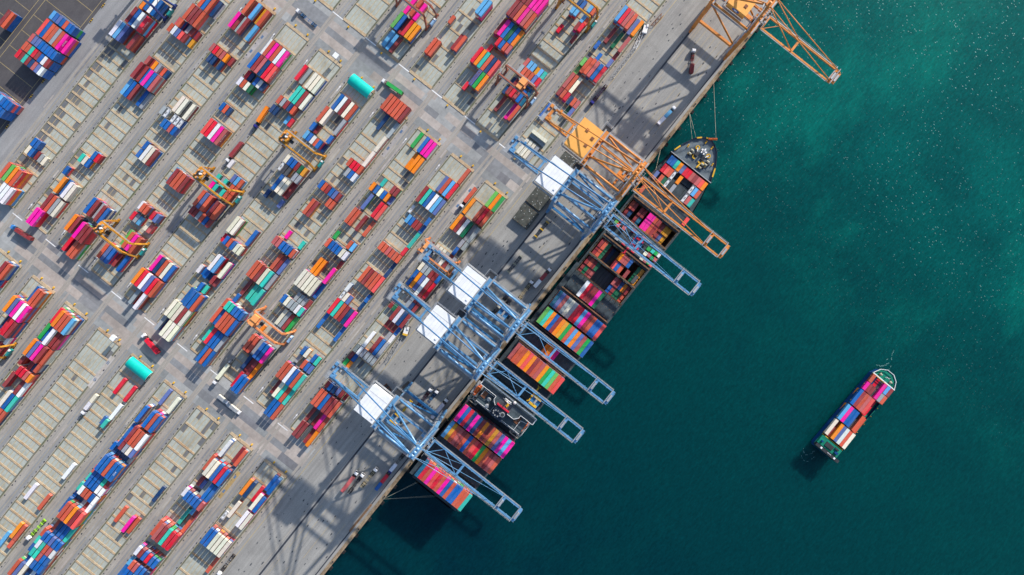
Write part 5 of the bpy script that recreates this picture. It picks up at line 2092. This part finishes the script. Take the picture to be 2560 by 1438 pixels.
lattice(C8('4', 225, 490), C8('4', 310, 310), 'white lattice boom section lying by the upper yard edge', M_WHITE)
lattice(C8('4', 5, 775), C8('4', 225, 495), 'long dark lattice boom lying along the upper yard edge', M_STEEL)
lattice(C8('4', 400, 260), C8('4', 505, 145), 'rusty lattice boom lying above the white machine on the upper yard edge', M_RUST)
lattice(C8('i', 480, 990), C8('i', 240, 1400), 'long dark lattice boom lying along the middle yard edge', M_STEEL)
for (px, py, lab, bm_) in ((C8('4', 335, 280) + ('white crawler crane part standing on the upper yard edge', M_WHITE)), (C8('i', 565, 880) + ('white crawler crane part with a yellow counterweight near a blue crane house', M_YELLOW))):
    u, v = uv(px, py, 1)
    r = empty('crawler_crane', B(u, v, 0.05), 0.4)
    tag(r, lab, 'crane', 'small crawler cranes')
    mb = MB()
    for s in (-1.6, 1.6):
        mb.box(-2.8, 2.8, s - .4, s + .4, 0, .9)
    mb.build('track', [M_DARK], r)
    mb = MB()
    mb.box(-2.6, 1.6, -1.5, 1.5, .9, 2.4)
    mb.box(.4, 2.0, .3, 1.5, 1.2, 3.0)
    mb.build('body', [M_WHITE], r)
    mb = MB()
    mb.box(-3.9, -2.6, -1.6, 1.6, .9, 2.6)
    mb.build('counterweight', [bm_], r)
    mb = MB()
    for s in (-.6, .6):
        mb.beam((1.0, s, 2.2), (7.5, s * .4, 5.5), .22, .22)
    for k in range(6):
        mb.beam((1.0 + k * 1.1, -.6 + k * .04, 2.2 + k * .55), (2.1 + k * 1.1, .6 - k * .04, 2.75 + k * .55), .14, .14)
    mb.build('boom', [M_WHITE], r)
# steel beam on the lower quay edge
a0, a1 = uv(*C8('f', 1455, 1000), .6), uv(*C8('f', 1670, 735), .6)
mb = MB()
mb.beam((a0[0], a0[1], .45), (a1[0], a1[1], .45), 1.3, .8)
mb.beam((a0[0], a0[1] + .5, .95), (a1[0], a1[1] + .5, .95), .3, .2)
tag(mb.build('loading_beam', M_LASH), 'long rusty orange beam lying along the lower quay edge', 'beam')

# yellow corner blocks at the block ends, kerb stones of the dark yard, white cabins
bl_me = MB()
bl_me.box(-.7, .7, -.5, .5, 0, .8)
bl_me.box(-.5, .5, -.35, .35, .8, 1.0)
bl_mesh = bl_me.mesh('guard_block', [M_YELLOW])
ENDS = []
for s, uo in (('A', 71.5), ('B', 45.2), ('C', -194.0)):
    for i in BC:
        ENDS.append((s, i, uo + (-2.6 if s == 'A' else 2.6)))
ordn = ['first', 'second', 'third', 'fourth', 'fifth', 'sixth', 'seventh', 'eighth', 'ninth', 'tenth']
for s, i, u in ENDS:
    for q, off in enumerate((-3.4, 6.8)):
        if s == 'A' and (i > 7 or q):
            continue
        if s == 'C' and i > 9:
            continue
        v = BC[i] + off
        o = bl_mesh
        ob = bpy.data.objects.new('guard_block', bl_mesh)
        ob.location = B(u, v, 0.05)
        COL.objects.link(ob)
        where = {'A': 'upper side of the upper cross road', 'B': 'lower side of the upper cross road', 'C': 'lower side of the lower cross road'}[s]
        tag(ob, '%s yellow block, %s, %s strip from quay' % (('inland', 'seaward')[q], where, ordn[i - 1]), 'guard block', 'yellow guard blocks at strip ends')
ks = MB()
ks.box(-1.6, 1.6, -.35, .35, 0, .5)
ks.box(-1.2, -.4, -.37, .37, .02, .52, 1)
ks.box(.4, 1.2, -.37, .37, .02, .52, 1)
ks_mesh = ks.mesh('kerb_stone', [M_YELLOW, M_DARK])
k = 0
for u in range(-178, 60, 13):
    ob = bpy.data.objects.new('kerb_stone', ks_mesh)
    ob.location = B(u, -333.0, 0.03)
    COL.objects.link(ob)
    tag(ob, 'yellow and black kerb stone in the row edging the dark storage yard', 'kerb stone', 'kerb stones edging the dark storage yard')
for (px, py, lab) in ((C8('2', 1320, 560) + ('white equipment cabin on the strip end next to the upper turquoise tent strip',)), (C8('a', 1135, 500) + ('white equipment cabin on the strip end above bare slots, lower yard',))):
    u, v = uv(px, py, 6)
    r = empty('equipment_cabin', B(u, v, 0.1))
    tag(r, lab, 'cabin', 'white equipment cabins')
    mb = MB()
    for s in (-1, 1):
        for q in (-1, 1):
            mb.box(s * 1.2 - .12, s * 1.2 + .12, q * 1.2 - .12, q * 1.2 + .12, 0, 5.0)
    mb.build('stilt', [M_STEEL], r)
    mb = MB()
    mb.box(-1.5, 1.5, -1.5, 1.5, 5.0, 7.2)
    mb.box(-1.7, 1.7, -1.7, 1.7, 7.2, 7.4)
    mb.build('body', [M_WHITE], r)

# small service vans parked about the yard
VANM = [paint('van_white', (0.75, 0.75, 0.76)), M_GLASS, M_TYRE]
for px, py, rz, lab in ((1434, 326, .3, 'small white van beneath the orange crane tail'),):
    u, v = uv(px, py, 1)
    r = empty('service_van', B(u, v, .05), rz)
    tag(r, lab, 'van')
    mb = MB()
    mb.poly([(-2.4, -.95, .35), (2.4, -.95, .35), (2.4, .95, .35), (-2.4, .95, .35), (-2.35, -.9, 1.95), (1.1, -.85, 1.95), (1.1, .85, 1.95), (-2.35, .9, 1.95), (2.3, -.9, 1.05), (2.3, .9, 1.05)],
            [(0, 1, 8, 5, 4), (3, 7, 6, 9, 2), (0, 4, 7, 3), (4, 5, 6, 7), (5, 8, 9, 6), (8, 1, 2, 9), (0, 3, 2, 1)])
    mb.build('body', [VANM[0]], r)
    mb = MB()
    mb.poly([(1.18, -.75, 1.93), (1.18, .75, 1.93), (1.95, .78, 1.34), (1.95, -.78, 1.34)], [(0, 1, 2, 3)])
    mb.build('windscreen', [M_GLASS], r)
    for x in (-1.5, 1.5):
        for s in (-1, 1):
            mb = MB()
            mb.tube((x, s * .85 - .1, .33), (x, s * .85 + .1, .33), .33, 10)
            mb.build('wheel', [M_TYRE], r)

# quay fenders and bollards
fe = MB()
fe.tube((-1.1, .55, -1.0), (1.1, .55, -1.0), 1.0, 10)
fe.box(-1.3, 1.3, -.35, .25, -1.6, -.2)
fe_mesh = fe.mesh('rubber_fender', [M_TYRE])
bo_ = MB()
bo_.cyl(0, 0, 0, .7, .35, 10)
bo_.cyl(0, 0, .7, 1.0, .55, 10)
bo_mesh = bo_.mesh('bollard', [M_DARK])
for k in range(-17, 20):
    u = k * 14.0
    ob = bpy.data.objects.new('rubber_fender', fe_mesh)
    ob.location = B(u, QUAY + .3, 0)
    COL.objects.link(ob)
    tag(ob, 'black rubber fender hung on the timber quay edge', 'fender', 'rubber fenders along the quay')
    if k % 2 == 0:
        ob = bpy.data.objects.new('bollard', bo_mesh)
        ob.location = B(u + 5, QUAY - 1.0, .3)
        COL.objects.link(ob)
        tag(ob, 'small dark bollard on the timber quay edge', 'bollard', 'bollards along the quay')
# ------------------------------------------------------------------ placing the containers
MESH = {('F', 'box'): container_mesh(FL, 'shipping_container'), ('T', 'box'): container_mesh(TL, 'short_container'),
        ('T', 'tank'): container_mesh(TL, 'tank_container', 'tank'), ('T', 'open'): container_mesh(TL, 'open_top_container', 'open')}
WHERE = {
    'in the sternmost stack of the ship': 'in the sternmost ship stack', 'in the third ship stack behind the bridge': 'in second ship stack behind bridge',
    'in the ship stack just behind the bridge': 'in ship stack just behind bridge', 'in the ship stack forward of the bridge': 'in ship stack forward of bridge',
    'in the near-empty ship bay under the crane boom': 'in near-empty ship bay under boom', 'in the ship stack mostly of orange and green': 'in orange and green ship stack',
    'in the ship stack with the double crimson roof': 'in ship stack with crimson pair', 'on the hatch cover amidships': 'on hatch cover amidships',
    'on the forward hold beside the orange crane boom': 'on forward hold by orange boom', 'in the aft row of the harbour barge': 'in aft row of harbour barge',
    'in the second row from the barge stern': 'in second row from barge stern', 'in the second row from the barge bow': 'in second row from barge bow',
    'in the foremost row of the barge': 'in foremost row of barge'}
SECN = {'A': 'upper yard', 'B': 'middle yard', 'C': 'lower yard', 'X': 'dark yard'}


CNAME['W'] = 'grey tank'


def img(u, v, z):
    x, y = u, -v
    ix = (CT * u + ST * v) * FPX / (CAM_H - z) + 1280
    iy = (-ST * u + CT * v) * FPX / (CAM_H - z) + 719
    return ix, iy


tops = []
seen = set()
for row in ROWS:
    for c in row:
        if id(c) in seen:
            continue
        seen.add(id(c))
        tops.append(c)
    same = {}
    for c in row:
        same.setdefault(c.key, []).append(c)
    for c in row:
        nb = {d.lane - c.lane: d for d in row}
        c.nb = (nb.get(-1), nb.get(1), same[c.key].index(c), len(same[c.key]))


def cand1(c):
    a, b_, i, n_ = c.nb
    long_ = 'long' if c.L > 8 else 'short'
    mid = ''
    if a and b_:
        mid = ' between %s and %s' % (CNAME[a.key], CNAME[b_.key]) if a.key != b_.key else ' between two %s ones' % CNAME[a.key]
    elif a:
        mid = ' seaward of %s %s one' % ('an' if CNAME[a.key][0] == 'o' else 'a', CNAME[a.key])
    elif b_:
        mid = ' inland of %s %s one' % ('an' if CNAME[b_.key][0] == 'o' else 'a', CNAME[b_.key])
    else:
        mid = ' standing alone'
    if c.sec in 'SH':
        return '%s container%s %s' % (CNAME[c.key], mid, WHERE[c.where])
    if c.sec == 'X':
        return '%s %s container%s, dark storage yard' % (CNAME[c.key], long_, mid)
    return ('%s %s container%s, %s, %s strip from quay' % (CNAME[c.key], long_, mid, SECN[c.sec], ordn[c.blk - 1]))


def cand2(c):
    a, b_, i, n_ = c.nb
    long_ = 'long' if c.L > 8 else 'short'
    pre = ''
    if n_ > 1:
        pre = 'inland ' if i == 0 else ('seaward ' if i == n_ - 1 else ('middle ' if n_ == 3 else ordn[i] + ' '))
    if c.sec in 'SH':
        if c.sec == 'S':
            pre = pre.replace('inland ', 'quay-side ')
        return '%s%s container %s' % (pre, CNAME[c.key], WHERE[c.where])
    if c.sec == 'X':
        r_ = sorted({d.u for d in tops if d.sec == 'X'}, reverse=True)
        return '%s%s %s container, row %s of dark storage yard' % (pre, CNAME[c.key], long_, ordn[min(9, r_.index(min(r_, key=lambda q: abs(q - c.u))))])
    k = c.bay // 2 if c.L > 8 else c.bay
    road = {'A': 'upper cross road', 'B': 'upper cross road', 'C': 'lower cross road'}[c.sec]
    word = 'above' if c.sec == 'A' else 'below'
    big = ordn + ['eleventh', 'twelfth', 'thirteenth', 'fourteenth', 'fifteenth', 'sixteenth'] + ['far'] * 40
    return '%s%s %s container, %s bay %s %s, %s strip from quay' % (pre, CNAME[c.key], long_, big[k], word, road, ordn[c.blk - 1])


from collections import Counter
cnt1 = Counter(cand1(c) for c in tops)


def inframe(c, m=6):
    x, y = img(c.u, c.v, c.z + CHT)
    return m < x < 2560 - m and m < y < 1438 - m


pool = [c for c in tops if inframe(c) and c.key not in 'Wx']
pool.sort(key=lambda c: (c.L < 8, -c.z))
SINGLE = set(id(c) for c in pool[:272])
print('TOPS', len(tops), 'in frame', len(pool), 'long', sum(1 for c in pool if c.L > 8))
mixed = MB()
by_cell = {}
used_labels = Counter()
LOWER = 'rrrmmmmbbbnpogwckkhqRRsl'
for c in tops:
    kind = {'W': 'tank', 'x': 'open'}.get(c.key, 'box')
    if id(c) in SINGLE:
        ty = 'F' if c.L > 8 else 'T'
        o = bpy.data.objects.new('shipping_container' if ty == 'F' else 'short_container', MESH[(ty, 'box')])
        COL.objects.link(o)
        o.location = B(c.u, c.v, c.z)
        if c.host == 'barge':
            o.rotation_euler = (0, 0, BA)
        elif random.random() < 0.5:
            o.rotation_euler = (0, 0, math.pi) if c.tier > 1 and random.random() < .3 else (0, 0, 0)
        k = pal(c.key)
        o.color = (k[0], k[1], k[2], 1.0)
        lab = cand1(c)
        if cnt1[lab] > 1 or len(lab.split()) > 16:
            lab = cand2(c)
        used_labels[lab] += 1
        grp = {'yard': 'containers stacked in the yard', 'ship': 'containers on the container ship', 'barge': 'containers on the barge'}[c.host]
        tag(o, lab, 'container', grp)
        by_cell[id(c)] = o
    else:
        simple_container(mixed, c.u, c.v, c.z, c.L, pal(c.key if c.key != 'W' else 'k'), kind if kind == 'tank' else 'box')
    if c.host == 'yard':
        for t_ in range(c.tier - 1):
            simple_container(mixed, c.u, c.v, 0.32 + t_ * TIER, c.L, pal('b' if c.sec == 'X' and random.random() < .7 else random.choice(LOWER)))
for (u, v, z, L, k, kind) in ship_low + barge_low:
    simple_container(mixed, u, v, z, L, pal(k if k != 'W' else 'k'), kind)
dup = [k for k, n_ in used_labels.items() if n_ > 1]
print('DUP LABELS', len(dup), dup[:10])
st = mixed.build('stacked_containers', M_MIXED)
tag(st, 'lower tiers and short boxes in every container colour, filling the stacks, the ship holds and the barge', 'containers', kind='stuff')

seen_c = Counter()
for (u, v, z, rz, ty, k, lab) in truck_cargo:
    o = bpy.data.objects.new('shipping_container' if ty == 'F' else 'short_container', MESH[(ty, 'box')])
    COL.objects.link(o)
    o.location = B(u, v, z)
    o.rotation_euler = (0, 0, rz)
    q = pal(k)
    o.color = (q[0], q[1], q[2], 1)
    tail = lab
    for mk in (' past ', ' down ', ' beside ', ' close ', ' on the lower ', ' near ', ' beneath ', ' by the ', ' leaving ', ' across ', ', alone', ' below ', ' on the quay', ' on the '):
        if mk in lab:
            tail = lab[lab.index(mk):].strip(' ,')
            break
    l2 = '%s %s container riding on a truck %s' % (CNAME[k], 'long' if ty == 'F' else 'short', tail)
    l2 = ' '.join(l2.split()[:16])
    seen_c[l2] += 1
    if seen_c[l2] > 1:
        l2 = 'rear ' + l2
    tag(o, l2, 'container', 'containers riding on trucks')

bin_me = MB()
bin_me.box(-1.2, 1.2, -1.2, 1.2, 0, 2.0)
bin_me.box(-1.25, 1.25, -1.25, 1.25, 2.0, 2.12)
bin_mesh = bin_me.mesh('cargo_crate', [M_CONT])
for u, v, k in bins:
    o = bpy.data.objects.new('cargo_crate', bin_mesh)
    COL.objects.link(o)
    o.location = B(u, v, HT)
    q = pal(k)
    o.color = (q[0], q[1], q[2], 1)
    tag(o, '%s square crate on the hatch between the two forward holds' % CNAME[k], 'crate', 'square crates on the ship hatch')

# pale containers lying across the lane by the orange crane tail
for k, (x, y, kk, z) in enumerate(((1250, 1330, 'w', .1), (1240, 1360, 'k', .1), (1285, 1345, 'w', 2.7))):
    px, py = C8('3', x, y)
    u, v = uv(px, py, z + 2.6)
    if k == 2:
        u, v = u0_, v0_
    u0_, v0_ = u, v
    o = bpy.data.objects.new('shipping_container', MESH[('F', 'box')])
    COL.objects.link(o)
    u, v = uv(*C8('3', 1290, 1350), 2.7)
    o.location = B(u + (0 if k != 1 else -2.6), v + 2, z)
    o.rotation_euler = (0, 0, math.pi / 2)
    q = pal('c' if k != 1 else 'k')
    o.color = (q[0], q[1], q[2], 1)
    tag(o, ['lower white container lying crosswise beside the orange crane tail', 'grey container lying crosswise beside the orange crane tail', 'upper white container lying crosswise beside the orange crane tail'][k],
        'container', 'containers lying across the lane')


# lettering
def letters(host, body, size, where, mat, spacing=1.0):
    cu = bpy.data.curves.new('lettering', 'FONT')
    cu.body = body
    cu.size = size
    cu.align_x = 'CENTER'
    cu.align_y = 'CENTER'
    cu.space_character = spacing
    cu.extrude = 0.01
    cu.materials.append(mat)
    tmp = bpy.data.objects.new('tmp_text', cu)
    COL.objects.link(tmp)
    bpy.context.view_layer.update()
    me = bpy.data.meshes.new_from_object(tmp.evaluated_get(bpy.context.evaluated_depsgraph_get()))
    bpy.data.objects.remove(tmp)
    o = bpy.data.objects.new('lettering', me)
    COL.objects.link(o)
    o.parent = host
    if where == 'side':
        o.location = (0, -CW / 2 - .03, 1.3)
        o.rotation_euler = (math.pi / 2, 0, 0)
    else:
        o.location = (0, 0, CHT + .03)
    return o


M_BROWN = simple('brown_lettering', (0.22, 0.07, 0.02), 0.6)


def find(crop, x, y, tier):
    x0, y0, sc = CROPS[crop]
    u, v = uv(x0 + x / sc, y0 + y / sc, tier * TIER)
    best = min((c for c in tops if id(c) in by_cell), key=lambda c: abs(c.u - u) + abs(c.v - v))
    return by_cell[id(best)]


for crop, x, y, tier, body, size, where, mt in (
        ('1', 1450, 265, 4, 'K LINE', 1.9, 'side', M_WHITE), ('2', 785, 590, 3, 'ONE', 2.0, 'side', M_WHITE), ('2', 640, 745, 3, 'K LINE', 1.9, 'side', M_WHITE),
        ('2', 170, 1370, 3, 'K LINE', 1.9, 'side', M_WHITE), ('5', 365, 740, 3, 'ONE', 2.0, 'side', M_WHITE), ('5', 180, 390, 4, 'EVERGREEN', 1.7, 'side', M_WHITE),
        ('a', 225, 260, 4, 'ONE', 2.0, 'side', M_WHITE), ('X', 640, 470, 4, 'ONE', 2.0, 'side', M_WHITE), ('e', 1080, 850, 2, 'HYUNDAI', 2.1, 'top', M_BROWN),
        ('d', 1595, 640, 1, 'NYK', 1.3, 'top', M_WHITE), ('5', 60, 510, 4, 'HAMBURG', 1.8, 'side', M_DARK)):
    if body == 'HAMBURG':
        continue
    h = find('1' if crop == 'X' else crop, x, y, tier)
    h.rotation_euler = (0, 0, 0)
    letters(h, body, size, where, mt, 1.25 if where == 'top' else 1.1)
print('OBJECTS', len(scene.objects))
